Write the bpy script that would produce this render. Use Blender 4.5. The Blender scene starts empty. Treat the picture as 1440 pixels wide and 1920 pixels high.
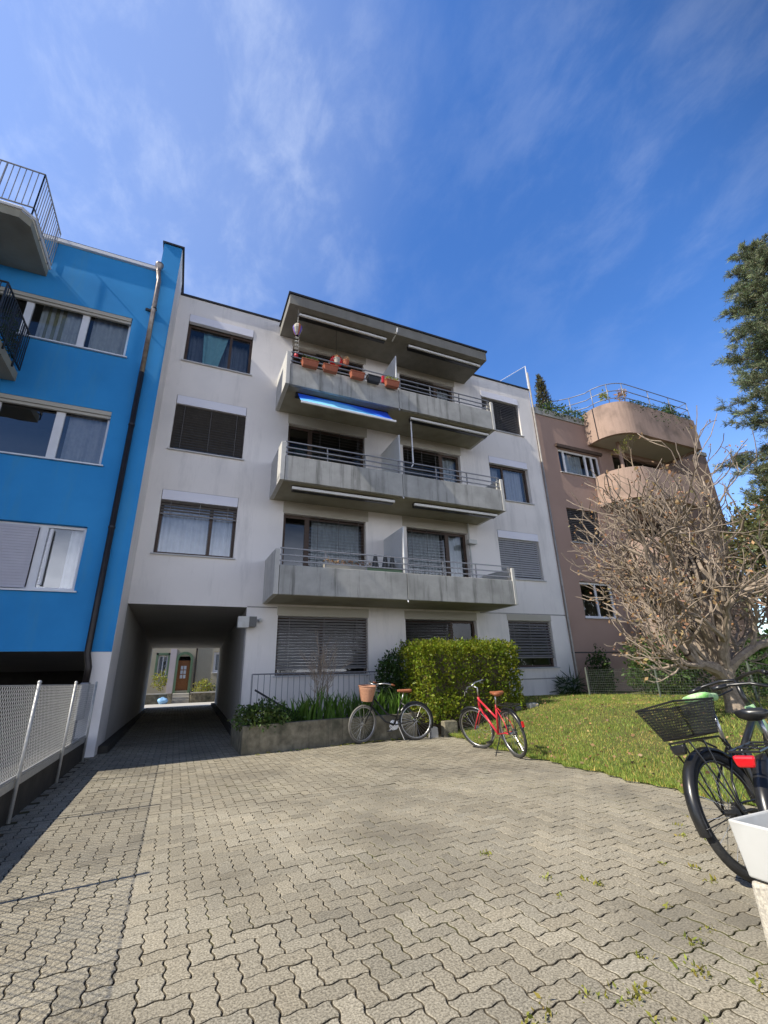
import bpy, math, random
import numpy as np
from mathutils import Matrix, Vector
random.seed(7); rng = np.random.default_rng(7)
R = math.radians; PI = math.pi
scene = bpy.context.scene
COL = scene.collection

# ------------------------------------------------------------------ camera
cam_d = bpy.data.cameras.new('camera'); cam = bpy.data.objects.new('camera', cam_d); COL.objects.link(cam)
YAW, PITCH, ROLL, CH = 0.4198, 0.3533, -0.0285, 1.186
fw = Vector((math.sin(YAW)*math.cos(PITCH), math.cos(YAW)*math.cos(PITCH), math.sin(PITCH)))
r0 = Vector((math.cos(YAW), -math.sin(YAW), 0)); u0 = r0.cross(fw)
r2 = math.cos(ROLL)*r0 + math.sin(ROLL)*u0; u2 = -math.sin(ROLL)*r0 + math.cos(ROLL)*u0
cam.matrix_world = Matrix(((r2.x, u2.x, -fw.x, 0), (r2.y, u2.y, -fw.y, 0), (r2.z, u2.z, -fw.z, CH), (0, 0, 0, 1)))
cam_d.lens = 839.6/1920*36; cam_d.sensor_width = 36; cam_d.sensor_fit = 'AUTO'
cam_d.clip_start = 0.05; cam_d.clip_end = 2000
scene.camera = cam

# ------------------------------------------------------------------ world and sun
SUN_EL, SUN_AZ = R(45), R(6.5)           # sunlight travels towards +X, a little towards +Y
world = bpy.data.worlds.new("World"); scene.world = world; world.use_nodes = True
wn = world.node_tree; wn.nodes.clear()
def N(t, ty, **kw):
    n = t.nodes.new(ty)
    for k, v in kw.items():
        if k.startswith('i_'): n.inputs[int(k[2:])].default_value = v
        else: setattr(n, k, v)
    return n
out = N(wn, 'ShaderNodeOutputWorld'); bg = N(wn, 'ShaderNodeBackground'); bg.inputs[1].default_value = 0.15
sky = N(wn, 'ShaderNodeTexSky', sky_type='NISHITA', sun_disc=False, sun_elevation=SUN_EL,
        sun_rotation=math.atan2(-math.cos(SUN_AZ), -math.sin(SUN_AZ)), altitude=300, air_density=1.0, dust_density=0.6, ozone_density=2.2)
hs = N(wn, 'ShaderNodeHueSaturation'); hs.inputs['Saturation'].default_value = 1.28; hs.inputs['Hue'].default_value = 0.510; hs.inputs['Value'].default_value = 1.48
tc = N(wn, 'ShaderNodeTexCoord')
def vmath(t, op, a, b=None):
    n = N(t, 'ShaderNodeVectorMath', operation=op); t.links.new(a, n.inputs[0])
    if b is not None:
        if isinstance(b, tuple): n.inputs[1].default_value = b
        else: t.links.new(b, n.inputs[1])
    return n
def fmath(t, op, a, b=None, clamp=False):
    n = N(t, 'ShaderNodeMath', operation=op, use_clamp=clamp)
    for i, v in enumerate((a, b)):
        if v is None: continue
        if isinstance(v, (int, float)): n.inputs[i].default_value = v
        else: t.links.new(v, n.inputs[i])
    return n.outputs[0]
gen = tc.outputs['Generated']
mapn = N(wn, 'ShaderNodeMapping'); mapn.inputs['Rotation'].default_value = (0.3, 0.5, R(35)); mapn.inputs['Scale'].default_value = (2.2, 1.1, 2.4)
wn.links.new(gen, mapn.inputs[0])
n1 = N(wn, 'ShaderNodeTexNoise'); n1.inputs['Scale'].default_value = 4.6; n1.inputs['Detail'].default_value = 9; n1.inputs['Roughness'].default_value = .62; n1.inputs['Distortion'].default_value = .25
wn.links.new(mapn.outputs[0], n1.inputs['Vector'])
ramp = N(wn, 'ShaderNodeMapRange', interpolation_type='SMOOTHSTEP'); ramp.inputs[1].default_value = .40; ramp.inputs[2].default_value = .78
wn.links.new(n1.outputs[0], ramp.inputs[0])
def lobe(d, c0, c1):
    d = Vector(d).normalized()
    dn = vmath(wn, 'DOT_PRODUCT', gen, tuple(d))
    m = N(wn, 'ShaderNodeMapRange', interpolation_type='SMOOTHSTEP'); m.inputs[1].default_value = c0; m.inputs[2].default_value = c1
    wn.links.new(dn.outputs['Value'], m.inputs[0]); return m.outputs[0]
def pix(u, v):
    return fw + (u-720)/839.6*r2 - (v-960)/839.6*u2
l1 = lobe(pix(120, 120), .82, 1.0); l2 = lobe(pix(1380, 120), .88, 1.0); l3 = lobe(pix(520, 480), .90, 1.0)
dens = fmath(wn, 'ADD', fmath(wn, 'ADD', l1, fmath(wn, 'MULTIPLY', l2, .45)), fmath(wn, 'ADD', fmath(wn, 'MULTIPLY', l3, .2), .05), True)
fac = fmath(wn, 'MULTIPLY', fmath(wn, 'MULTIPLY', ramp.outputs[0], dens), .22)
haze = fmath(wn, 'MULTIPLY', l1, .18)
szz = N(wn, 'ShaderNodeSeparateXYZ'); wn.links.new(gen, szz.inputs[0])
hz = N(wn, 'ShaderNodeMapRange', interpolation_type='SMOOTHSTEP')
for i_, v_ in ((1, .62), (2, .1), (3, 0), (4, .16)): hz.inputs[i_].default_value = v_
wn.links.new(szz.outputs[2], hz.inputs[0])
fac = fmath(wn, 'ADD', fmath(wn, 'ADD', fac, haze), hz.outputs[0], True)
mx = N(wn, 'ShaderNodeMix', data_type='RGBA'); mx.inputs[7].default_value = (5.6, 6.1, 7.0, 1)
wn.links.new(sky.outputs[0], hs.inputs['Color']); wn.links.new(hs.outputs[0], mx.inputs[6]); wn.links.new(fac, mx.inputs[0])
# added unseen bright band in the sky behind the camera, lights the shaded facade
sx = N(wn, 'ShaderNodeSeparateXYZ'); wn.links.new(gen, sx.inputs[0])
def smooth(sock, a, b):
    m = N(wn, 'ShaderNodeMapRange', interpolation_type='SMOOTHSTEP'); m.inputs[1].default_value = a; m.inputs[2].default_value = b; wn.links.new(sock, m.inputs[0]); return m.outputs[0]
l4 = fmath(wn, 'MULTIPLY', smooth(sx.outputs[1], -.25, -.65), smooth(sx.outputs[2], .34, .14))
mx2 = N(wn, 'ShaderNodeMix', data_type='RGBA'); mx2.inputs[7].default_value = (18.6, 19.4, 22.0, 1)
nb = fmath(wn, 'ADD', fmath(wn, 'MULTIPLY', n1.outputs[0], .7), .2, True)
wn.links.new(fmath(wn, 'MULTIPLY', l4, nb), mx2.inputs[0]); # sky behind the camera dimmed by hand so ground shade falls darker
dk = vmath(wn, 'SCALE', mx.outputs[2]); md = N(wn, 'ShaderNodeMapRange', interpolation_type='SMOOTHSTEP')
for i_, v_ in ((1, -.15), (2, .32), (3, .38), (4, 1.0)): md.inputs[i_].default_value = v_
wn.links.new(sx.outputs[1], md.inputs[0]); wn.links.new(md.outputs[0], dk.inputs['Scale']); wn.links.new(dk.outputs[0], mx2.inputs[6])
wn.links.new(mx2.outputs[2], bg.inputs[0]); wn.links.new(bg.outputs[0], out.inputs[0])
sl = bpy.data.lights.new('sun', 'SUN'); sl.energy = 5.0; sl.angle = R(0.5); sl.color = (1.0, 0.93, 0.80)
so = bpy.data.objects.new('sun', sl); COL.objects.link(so)
trav = Vector((math.cos(SUN_AZ)*math.cos(SUN_EL), math.sin(SUN_AZ)*math.cos(SUN_EL), -math.sin(SUN_EL)))
so.rotation_euler = trav.to_track_quat('-Z', 'Y').to_euler(); so.location = (-20, -5, 30)
scene.view_settings.view_transform = 'Standard'; scene.view_settings.look = 'None'
scene.view_settings.exposure = 0.31; scene.view_settings.gamma = 1
scene.view_settings.use_curve_mapping = False

# ------------------------------------------------------------------ materials
def mat(name, c, rough=.8, c2=None, scale=6, bump=0, bscale=60, metal=0, spec=.4, streak=None, stain=None, attr=None, detail=5):
    m = bpy.data.materials.new(name); m.use_nodes = True; t = m.node_tree; b = t.nodes['Principled BSDF']
    b.inputs['Roughness'].default_value = rough; b.inputs['Metallic'].default_value = metal; b.inputs['Specular IOR Level'].default_value = spec
    b.inputs['Base Color'].default_value = (*c, 1)
    tcx = N(t, 'ShaderNodeTexCoord'); cur = None
    if c2 is not None:
        nz = N(t, 'ShaderNodeTexNoise'); nz.inputs['Scale'].default_value = scale; nz.inputs['Detail'].default_value = detail; nz.inputs['Roughness'].default_value = .6
        t.links.new(tcx.outputs['Object'], nz.inputs['Vector'])
        mr = N(t, 'ShaderNodeMapRange'); mr.inputs[1].default_value = .32; mr.inputs[2].default_value = .68; t.links.new(nz.outputs[0], mr.inputs[0])
        mi = N(t, 'ShaderNodeMix', data_type='RGBA'); mi.inputs[6].default_value = (*c, 1); mi.inputs[7].default_value = (*c2, 1)
        t.links.new(mr.outputs[0], mi.inputs[0]); cur = mi.outputs[2]
    if streak is not None:     # vertical run-off stains: (colour, strength, horizontal scale)
        mp = N(t, 'ShaderNodeMapping'); mp.inputs['Scale'].default_value = (streak[2], streak[2], .35); t.links.new(tcx.outputs['Object'], mp.inputs[0])
        nz = N(t, 'ShaderNodeTexNoise'); nz.inputs['Scale'].default_value = 1; nz.inputs['Detail'].default_value = 6; nz.inputs['Roughness'].default_value = .7
        t.links.new(mp.outputs[0], nz.inputs['Vector'])
        mr = N(t, 'ShaderNodeMapRange'); mr.inputs[1].default_value = .52; mr.inputs[2].default_value = .74; mr.inputs[4].default_value = streak[1]; t.links.new(nz.outputs[0], mr.inputs[0])
        mi = N(t, 'ShaderNodeMix', data_type='RGBA'); mi.inputs[7].default_value = (*streak[0], 1)
        if cur is None: mi.inputs[6].default_value = (*c, 1)
        else: t.links.new(cur, mi.inputs[6])
        t.links.new(mr.outputs[0], mi.inputs[0]); cur = mi.outputs[2]
    if stain is not None:      # blotches: (colour, strength, scale)
        nz = N(t, 'ShaderNodeTexNoise'); nz.inputs['Scale'].default_value = stain[2]; nz.inputs['Detail'].default_value = 4
        t.links.new(tcx.outputs['Object'], nz.inputs['Vector'])
        mr = N(t, 'ShaderNodeMapRange'); mr.inputs[1].default_value = .5; mr.inputs[2].default_value = .72; mr.inputs[4].default_value = stain[1]; t.links.new(nz.outputs[0], mr.inputs[0])
        mi = N(t, 'ShaderNodeMix', data_type='RGBA'); mi.inputs[7].default_value = (*stain[0], 1)
        if cur is None: mi.inputs[6].default_value = (*c, 1)
        else: t.links.new(cur, mi.inputs[6])
        t.links.new(mr.outputs[0], mi.inputs[0]); cur = mi.outputs[2]
    if attr:
        at = N(t, 'ShaderNodeAttribute', attribute_name='tint')
        mi = N(t, 'ShaderNodeMix', data_type='RGBA', blend_type='MULTIPLY'); mi.inputs[0].default_value = 1
        if cur is None: mi.inputs[6].default_value = (*c, 1)
        else: t.links.new(cur, mi.inputs[6])
        t.links.new(at.outputs['Color'], mi.inputs[7]); cur = mi.outputs[2]
    if cur is not None: t.links.new(cur, b.inputs['Base Color'])
    if bump:
        nz = N(t, 'ShaderNodeTexNoise'); nz.inputs['Scale'].default_value = bscale; nz.inputs['Detail'].default_value = 4
        t.links.new(tcx.outputs['Object'], nz.inputs['Vector'])
        bp = N(t, 'ShaderNodeBump'); bp.inputs['Strength'].default_value = bump; bp.inputs['Distance'].default_value = .01
        t.links.new(nz.outputs[0], bp.inputs['Height']); t.links.new(bp.outputs[0], b.inputs['Normal'])
    return m
def leafmat(name, c, c2, trans=.35, rough=.5):
    m = mat(name, c, rough, c2, 2.5, attr=True, spec=.35); t = m.node_tree; b = t.nodes['Principled BSDF']
    o = [n for n in t.nodes if n.type == 'OUTPUT_MATERIAL'][0]
    tr = N(t, 'ShaderNodeBsdfTranslucent'); ms = N(t, 'ShaderNodeMixShader'); ms.inputs[0].default_value = trans
    src = b.inputs['Base Color'].links[0].from_socket
    t.links.new(src, tr.inputs[0]); t.links.new(b.outputs[0], ms.inputs[1]); t.links.new(tr.outputs[0], ms.inputs[2]); t.links.new(ms.outputs[0], o.inputs[0])
    return m
def glassmat(name, tint=(.85, .9, .9), base=.09):
    m = bpy.data.materials.new(name); m.use_nodes = True; t = m.node_tree; t.nodes.clear()
    o = N(t, 'ShaderNodeOutputMaterial'); g = N(t, 'ShaderNodeBsdfGlossy'); g.inputs['Roughness'].default_value = .02
    tr = N(t, 'ShaderNodeBsdfTransparent'); tr.inputs[0].default_value = (*tint, 1)
    lw = N(t, 'ShaderNodeFresnel'); lw.inputs[0].default_value = 1.5
    f = fmath(t, 'ADD', lw.outputs[0], base, True)
    tcx = N(t, 'ShaderNodeTexCoord'); nz = N(t, 'ShaderNodeTexNoise'); nz.inputs['Scale'].default_value = 1.3
    t.links.new(tcx.outputs['Object'], nz.inputs['Vector']); bp = N(t, 'ShaderNodeBump'); bp.inputs['Strength'].default_value = .04; bp.inputs['Distance'].default_value = .1
    t.links.new(nz.outputs[0], bp.inputs['Height']); t.links.new(bp.outputs[0], g.inputs['Normal'])
    ms = N(t, 'ShaderNodeMixShader'); t.links.new(f, ms.inputs[0]); t.links.new(tr.outputs[0], ms.inputs[1]); t.links.new(g.outputs[0], ms.inputs[2]); t.links.new(ms.outputs[0], o.inputs[0])
    return m
M = {}
M['white_wall'] = mat('white_render', (.79, .75, .715), .9, (.84, .80, .765), .5, bump=.12, bscale=90, streak=((.47, .455, .44), .5, 2.2), stain=((.62, .60, .585), .5, .6))
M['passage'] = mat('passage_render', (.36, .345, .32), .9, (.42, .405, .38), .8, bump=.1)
M['blue_wall'] = mat('blue_render', (.024, .245, .57), .85, (.036, .295, .65), .7, bump=.12, bscale=90, streak=((.07, .29, .50), .6, 2.4), stain=((.018, .17, .40), .5, .45))
M['pink_wall'] = mat('pink_brown_render', (.345, .235, .19), .9, (.39, .27, .22), .6, bump=.15, bscale=90)
M['pink_conc'] = mat('pink_exposed_aggregate', (.37, .26, .205), .9, (.46, .33, .265), 60, bump=.4, bscale=110, stain=((.16, .12, .095), .75, 1.3), streak=((.15, .115, .09), .6, 3))
M['conc'] = mat('balcony_concrete', (.36, .355, .335), .9, (.45, .445, .42), 3.5, bump=.25, bscale=50, streak=((.085, .085, .075), .9, 5), stain=((.20, .20, .18), .55, 1.1))
M['conc_pale'] = mat('pale_concrete', (.50, .49, .46), .9, (.58, .57, .54), 3.5, bump=.2, bscale=50, streak=((.3, .3, .28), .5, 5))
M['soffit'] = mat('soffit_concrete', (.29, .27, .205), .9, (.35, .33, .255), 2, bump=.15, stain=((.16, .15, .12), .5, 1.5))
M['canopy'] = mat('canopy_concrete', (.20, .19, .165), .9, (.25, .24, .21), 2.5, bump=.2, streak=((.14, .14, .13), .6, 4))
M['lintel'] = mat('beige_lintel', (.44, .41, .34), .85, (.48, .45, .38), 1)
M['dark_metal'] = mat('dark_flashing', (.05, .05, .055), .5, metal=.6)
M['grey_metal'] = mat('grey_rail', (.25, .25, .26), .45, (.3, .3, .31), 12, metal=.5)
M['zinc'] = mat('galvanised_steel', (.42, .42, .41), .5, (.55, .55, .53), 20, metal=.4)
M['white_metal'] = mat('white_flashing', (.72, .73, .75), .4, (.78, .78, .8), 5)
M['lav'] = mat('pale_blind_box', (.76, .76, .84), .5, (.8, .8, .86), 2)
M['blind_dark'] = mat('dark_slats', (.085, .08, .08), .45, (.11, .105, .10), 8)
M['blind_light'] = mat('light_slats', (.36, .36, .37), .45, (.42, .42, .42), 6)
M['blind_mid'] = mat('taupe_slats', (.21, .20, .195), .5, (.25, .24, .235), 6)
M['shutter'] = mat('lavender_shutter', (.50, .48, .52), .6, (.54, .52, .56), 3)
M['brown_frame'] = mat('brown_timber_frame', (.055, .035, .026), .55, (.08, .05, .035), 14)
M['white_frame'] = mat('white_upvc', (.78, .78, .8), .35, (.72, .72, .73), 4)
M['sill'] = mat('pale_sill', (.5, .5, .5), .5, (.56, .55, .54), 6)
M['glass'] = glassmat('window_glass'); M['glass2'] = glassmat('window_glass_bright', (.9, .93, .95), .22)
M['glass_dark'] = glassmat('window_glass_dark', (.7, .75, .72), 0.0)
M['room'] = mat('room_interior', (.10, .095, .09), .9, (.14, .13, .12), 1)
M['curtain'] = mat('white_curtain', (.72, .74, .78), .9, (.62, .64, .7), 9, streak=((.45, .48, .55), .5, 14))
M['curtain_teal'] = mat('turquoise_curtain', (.30, .55, .60), .9, (.25, .48, .54), 9)
M['curtain_back'] = mat('slate_net_curtain', (.22, .23, .27), .9, (.18, .19, .23), 9)
M['curtain_olive'] = mat('olive_curtain', (.25, .25, .16), .9, (.2, .2, .13), 9)
M['curtain_sheer'] = mat('grey_sheer_curtain', (.5, .52, .55), .9, (.42, .44, .48), 9)
M['white_panel'] = mat('white_divider', (.66, .68, .70), .5, (.6, .62, .64), 3)
M['pipe'] = mat('brown_downpipe', (.02, .016, .015), .4, (.035, .028, .025), 9, metal=.2)
M['pipe_copper'] = mat('sunlit_copper', (.34, .30, .27), .35, (.2, .16, .14), 9, metal=.6)  # upper pipe: copper, with the sunlight on it put into a paler colour
M['pipe_grey'] = mat('grey_downpipe', (.27, .255, .24), .5, (.36, .34, .32), 9, metal=.3)
M['black'] = mat('black_paint', (.012, .012, .013), .3, (.02, .02, .02), 20, spec=.6)
M['rubber'] = mat('tyre_rubber', (.03, .03, .03), .75, (.045, .045, .043), 30, bump=.2, bscale=120)
M['gum'] = mat('pale_tyre', (.45, .42, .36), .7, (.38, .36, .31), 20)
M['tyre_pale'] = mat('sunlit_tyre', (.20, .19, .17), .8, (.13, .125, .115), 12)  # front tyre colour lightened in place of sunlight on the rubber
M['chrome'] = mat('bright_steel', (.5, .5, .5), .34, (.5, .5, .5), 20, metal=.95)
M['red'] = mat('red_enamel', (.62, .035, .05), .3, (.55, .03, .045), 8, spec=.6)
M['red_light'] = mat('red_reflector', (.75, .015, .02), .15, (.6, .01, .015), 30, spec=.8)
M['dark_red'] = mat('dark_red_lens', (.12, .008, .01), .3, (.09, .006, .008), 30)
M['green'] = mat('mint_green_paint', (.30, .48, .27), .3, (.25, .42, .22), 8)
M['green_saddle'] = mat('green_saddle_cover', (.16, .50, .10), .6, (.62, .75, .5), 14, bump=.3)
M['leather'] = mat('brown_leather', (.36, .13, .06), .45, (.28, .09, .04), 12, bump=.1)
M['wicker'] = mat('wicker', (.52, .27, .17), .7, (.36, .18, .11), 40, bump=.5, bscale=70)
M['white_plastic'] = mat('white_plastic', (.60, .60, .575), .55, (.53, .53, .505), 2.5, stain=((.40, .385, .34), .5, 6))
M['granite'] = mat('pale_granite_concrete', (.62, .57, .47), .9, (.36, .33, .28), 70, bump=.5, bscale=90, detail=2)
M['wall_old'] = mat('mossy_concrete', (.13, .115, .08), .95, (.29, .26, .185), 7, bump=1.0, bscale=25, stain=((.05, .055, .035), .85, 2.2), streak=((.06, .06, .045), .7, 4))
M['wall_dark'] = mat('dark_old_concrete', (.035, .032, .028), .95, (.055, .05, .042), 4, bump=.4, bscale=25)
M['soil'] = mat('soil', (.045, .032, .022), 1, (.08, .06, .04), 12, bump=.8, bscale=30)
M['terracotta'] = mat('terracotta', (.42, .13, .065), .7, (.34, .10, .05), 10)
M['pot_black'] = mat('black_pot', (.02, .02, .025), .5, (.04, .04, .04), 10)
M['bark'] = mat('grey_brown_bark', (.19, .15, .115), .9, (.37, .30, .235), 14, bump=.6, bscale=40)
M['bark_dark'] = mat('dark_bark', (.10, .075, .055), .9, (.15, .115, .085), 14, bump=.6, bscale=40)
M['twig'] = mat('bare_twigs', (.33, .25, .17), .9, (.42, .33, .24), 8)
M['asphalt'] = mat('asphalt', (.06, .06, .06), .9, (.08, .08, .078), 30, bump=.3, bscale=120)
M['pave_slab'] = mat('pale_pavement', (.42, .40, .36), .9, (.48, .46, .42), 2)
M['cream'] = mat('cream_house_render', (.40, .365, .28), .9, (.45, .41, .32), .8)
M['awning_blue'] = mat('violet_cloth', (.12, .09, .40), .7, (.16, .12, .5), 6)
M['green_paint'] = mat('dull_green_paint', (.10, .17, .10), .6, (.13, .2, .13), 4)
M['fence_green'] = mat('weathered_grey_green_wire', (.10, .12, .10), .7, (.14, .16, .135), 6)
M['door_wood'] = mat('orange_brown_door', (.30, .115, .035), .5, (.22, .08, .025), 10)
M['pale_plaster'] = mat('pale_lilac_plaster', (.50, .45, .47), .9, (.55, .5, .52), 2)
M['bag_blue'] = mat('blue_plastic_bag', (.22, .45, .75), .35, (.35, .58, .85), 9, bump=.6, bscale=14)
M['leaf_hedge'] = leafmat('hedge_leaf', (.13, .185, .014), (.27, .31, .025), .42)
M['leaf_dark'] = leafmat('dark_leaf', (.03, .065, .014), (.05, .095, .02), .25)
M['leaf_mid'] = leafmat('mid_leaf', (.06, .11, .025), (.10, .15, .04), .35)
M['leaf_olive'] = leafmat('olive_leaf', (.11, .115, .05), (.17, .165, .075), .3)
M['leaf_yellow'] = leafmat('yellow_green_leaf', (.26, .28, .04), (.34, .33, .07), .4)
M['leaf_iris'] = leafmat('iris_leaf', (.07, .15, .022), (.12, .22, .04), .35, .4)
M['leaf_brown'] = leafmat('withered_leaf', (.36, .21, .10), (.46, .31, .17), .3, .8)
M['leaf_blossom'] = leafmat('pale_blossom', (.6, .5, .48), (.5, .4, .36), .3, .8)
M['needle'] = leafmat('pine_needle', (.155, .185, .10), (.21, .23, .125), .2)
M['needle_dark'] = leafmat('cypress_green', (.05, .055, .02), (.09, .075, .03), .15)
M['grass'] = leafmat('grass_blade', (.235, .36, .06), (.39, .46, .11), .45)
M['lawn_soil'] = mat('lawn_soil', (.06, .075, .018), 1, (.12, .115, .035), 7, bump=.8, bscale=40)

# awning fabric with blue waves
aw = bpy.data.materials.new('wave_awning_fabric'); aw.use_nodes = True; t = aw.node_tree; b = t.nodes['Principled BSDF']; b.inputs['Roughness'].default_value = .8
tcx = N(t, 'ShaderNodeTexCoord'); sp = N(t, 'ShaderNodeSeparateXYZ'); t.links.new(tcx.outputs['Object'], sp.inputs[0])
nz = N(t, 'ShaderNodeTexNoise'); nz.inputs['Scale'].default_value = 1.4; t.links.new(tcx.outputs['Object'], nz.inputs['Vector'])
vv = fmath(t, 'ADD', sp.outputs[2], fmath(t, 'ADD', fmath(t, 'MULTIPLY', fmath(t, 'SINE', fmath(t, 'MULTIPLY', sp.outputs[0], 1.5)), .30), fmath(t, 'MULTIPLY', nz.outputs[0], .15)))
cr = N(t, 'ShaderNodeValToRGB'); cr.color_ramp.elements[0].position = .0; cr.color_ramp.elements[0].color = (.25, .65, .95, 1)
cr.color_ramp.elements[1].position = 1; cr.color_ramp.elements[1].color = (.01, .05, .42, 1)
for p_, c_ in ((.38, (.10, .45, .95, 1)), (.42, (.02, .16, .78, 1)), (.75, (.01, .08, .66, 1))):
    e = cr.color_ramp.elements.new(p_); e.color = c_
t.links.new(fmath(t, 'MULTIPLY', fmath(t, 'SUBTRACT', vv, 7.90), 1.3, True), cr.inputs[0]); t.links.new(cr.outputs[0], b.inputs['Base Color']); M['awning'] = aw

# paving stone: speckled grey-beige concrete, tint per stone
M['paver'] = mat('paver_concrete', (.455, .408, .31), .92, (.15, .132, .096), 100, bump=.35, bscale=170, attr=True, stain=((.15, .135, .105), .7, .8), detail=2)
M['joint'] = mat('joint_sand_and_moss', (.075, .062, .043), 1, (.10, .083, .056), 30, stain=((.075, .085, .014), .9, .9), bump=.5)

# ------------------------------------------------------------------ mesh helpers
class MB:
    def __init__(s): s.v = []; s.f = []; s.m = []
    def poly(s, pts, mi=0):
        i = len(s.v); s.v += [tuple(p) for p in pts]; s.f.append(tuple(range(i, i+len(pts)))); s.m.append(mi); return s
    def box(s, x0, x1, y0, y1, z0, z1, mi=0):
        i = len(s.v)
        s.v += [(x0, y0, z0), (x1, y0, z0), (x1, y1, z0), (x0, y1, z0), (x0, y0, z1), (x1, y0, z1), (x1, y1, z1), (x0, y1, z1)]
        for q in ((0, 3, 2, 1), (4, 5, 6, 7), (0, 1, 5, 4), (1, 2, 6, 5), (2, 3, 7, 6), (3, 0, 4, 7)):
            s.f.append(tuple(i+k for k in q)); s.m.append(mi)
        return s
    def hexa(s, p, mi=0):
        i = len(s.v); s.v += [tuple(a) for a in p]
        for q in ((0, 3, 2, 1), (4, 5, 6, 7), (0, 1, 5, 4), (1, 2, 6, 5), (2, 3, 7, 6), (3, 0, 4, 7)):
            s.f.append(tuple(i+k for k in q)); s.m.append(mi)
        return s
    def prism(s, base, dz, mi=0):           # horizontal polygon pulled up by dz
        n = len(base); i = len(s.v)
        s.v += [tuple(p) for p in base] + [(p[0], p[1], p[2]+dz) for p in base]
        s.f.append(tuple(i+k for k in range(n-1, -1, -1))); s.f.append(tuple(i+n+k for k in range(n))); s.m += [mi, mi]
        for k in range(n): s.f.append((i+k, i+(k+1) % n, i+n+(k+1) % n, i+n+k)); s.m.append(mi)
        return s
    def tube(s, pts, r, n=6, mi=0, closed=False, cap=True):
        pts = [Vector(p) for p in pts]; rs = r if isinstance(r, (list, tuple)) else [r]*len(pts); L = len(pts); base = len(s.v); prev = None
        for k, p in enumerate(pts):
            if closed: d = pts[(k+1) % L]-pts[k-1]
            else: d = pts[min(k+1, L-1)]-pts[max(k-1, 0)]
            d = d.normalized() if d.length > 1e-9 else Vector((0, 0, 1))
            if prev is None:
                a = Vector((0, 0, 1)) if abs(d.z) < .9 else Vector((1, 0, 0)); u = d.cross(a).normalized()
            else:
                u = prev-d*prev.dot(d); u = u.normalized() if u.length > 1e-6 else d.orthogonal().normalized()
            prev = u; w = d.cross(u)
            for j in range(n):
                a = 2*PI*j/n; q = p+(u*math.cos(a)+w*math.sin(a))*rs[k]; s.v.append((q.x, q.y, q.z))
        for k in range(L if closed else L-1):
            k2 = (k+1) % L
            for j in range(n):
                s.f.append((base+k*n+j, base+k*n+(j+1) % n, base+k2*n+(j+1) % n, base+k2*n+j)); s.m.append(mi)
        if cap and not closed:
            s.f.append(tuple(base+j for j in range(n-1, -1, -1))); s.f.append(tuple(base+(L-1)*n+j for j in range(n))); s.m += [mi, mi]
        return s
    def lathe(s, prof, c=(0, 0, 0), n=16, mi=0, axis='z'):
        i = len(s.v); L = len(prof)
        for (r, z) in prof:
            for j in range(n):
                a = 2*PI*j/n; p = (r*math.cos(a), r*math.sin(a), z)
                if axis == 'y': p = (p[0], p[2], p[1])
                s.v.append((c[0]+p[0], c[1]+p[1], c[2]+p[2]))
        for k in range(L-1):
            for j in range(n): s.f.append((i+k*n+j, i+k*n+(j+1) % n, i+(k+1)*n+(j+1) % n, i+(k+1)*n+j)); s.m.append(mi)
        return s
    def build(s, name, mats, parent=None, smooth=False, bevel=0):
        me = bpy.data.meshes.new(name); me.from_pydata(s.v, [], s.f)
        if not isinstance(mats, (list, tuple)): mats = [mats]
        for m in mats: me.materials.append(m)
        if len(mats) > 1: me.polygons.foreach_set('material_index', s.m)
        if smooth: me.polygons.foreach_set('use_smooth', [True]*len(me.polygons))
        me.update()
        o = bpy.data.objects.new(name, me); COL.objects.link(o)
        if parent: o.parent = parent
        if bevel:
            bv = o.modifiers.new('bevel', 'BEVEL'); bv.width = bevel; bv.segments = 2; bv.limit_method = 'ANGLE'; bv.angle_limit = R(40)
        return o
def npmesh(name, V, F, mat_, parent=None, tint=None, smooth=False):
    """V (n,3), F (m,k) faces all of k corners; tint (n,3) per vertex"""
    me = bpy.data.meshes.new(name); V = np.ascontiguousarray(V, np.float32); F = np.ascontiguousarray(F, np.int32); k = F.shape[1]
    me.vertices.add(len(V)); me.vertices.foreach_set('co', V.ravel())
    me.loops.add(F.size); me.loops.foreach_set('vertex_index', F.ravel())
    me.polygons.add(len(F)); me.polygons.foreach_set('loop_start', np.arange(0, F.size, k, dtype=np.int32))
    me.update(calc_edges=True); me.materials.append(mat_)
    if tint is not None:
        a = me.color_attributes.new('tint', 'FLOAT_COLOR', 'POINT')
        a.data.foreach_set('color', np.ascontiguousarray(np.hstack([tint, np.ones((len(V), 1))]), np.float32).ravel())
    if smooth: me.polygons.foreach_set('use_smooth', [True]*len(F))
    o = bpy.data.objects.new(name, me); COL.objects.link(o)
    if parent: o.parent = parent
    return o
def tag(o, label=None, cat=None, group=None, kind=None):
    for k, v in (('label', label), ('category', cat), ('group', group), ('kind', kind)):
        if v: o[k] = v
    return o
def empty(name, loc, label, cat, group=None, rot=(0, 0, 0)):
    o = bpy.data.objects.new(name, None); COL.objects.link(o); o.location = loc; o.rotation_euler = rot; o.empty_display_size = .2
    return tag(o, label, cat, group)
def attach(o, parent):          # parent while keeping world coordinates (parent only translated)
    o.parent = parent; o.matrix_parent_inverse = Matrix.Translation(-Vector(parent.location)); return o
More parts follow.
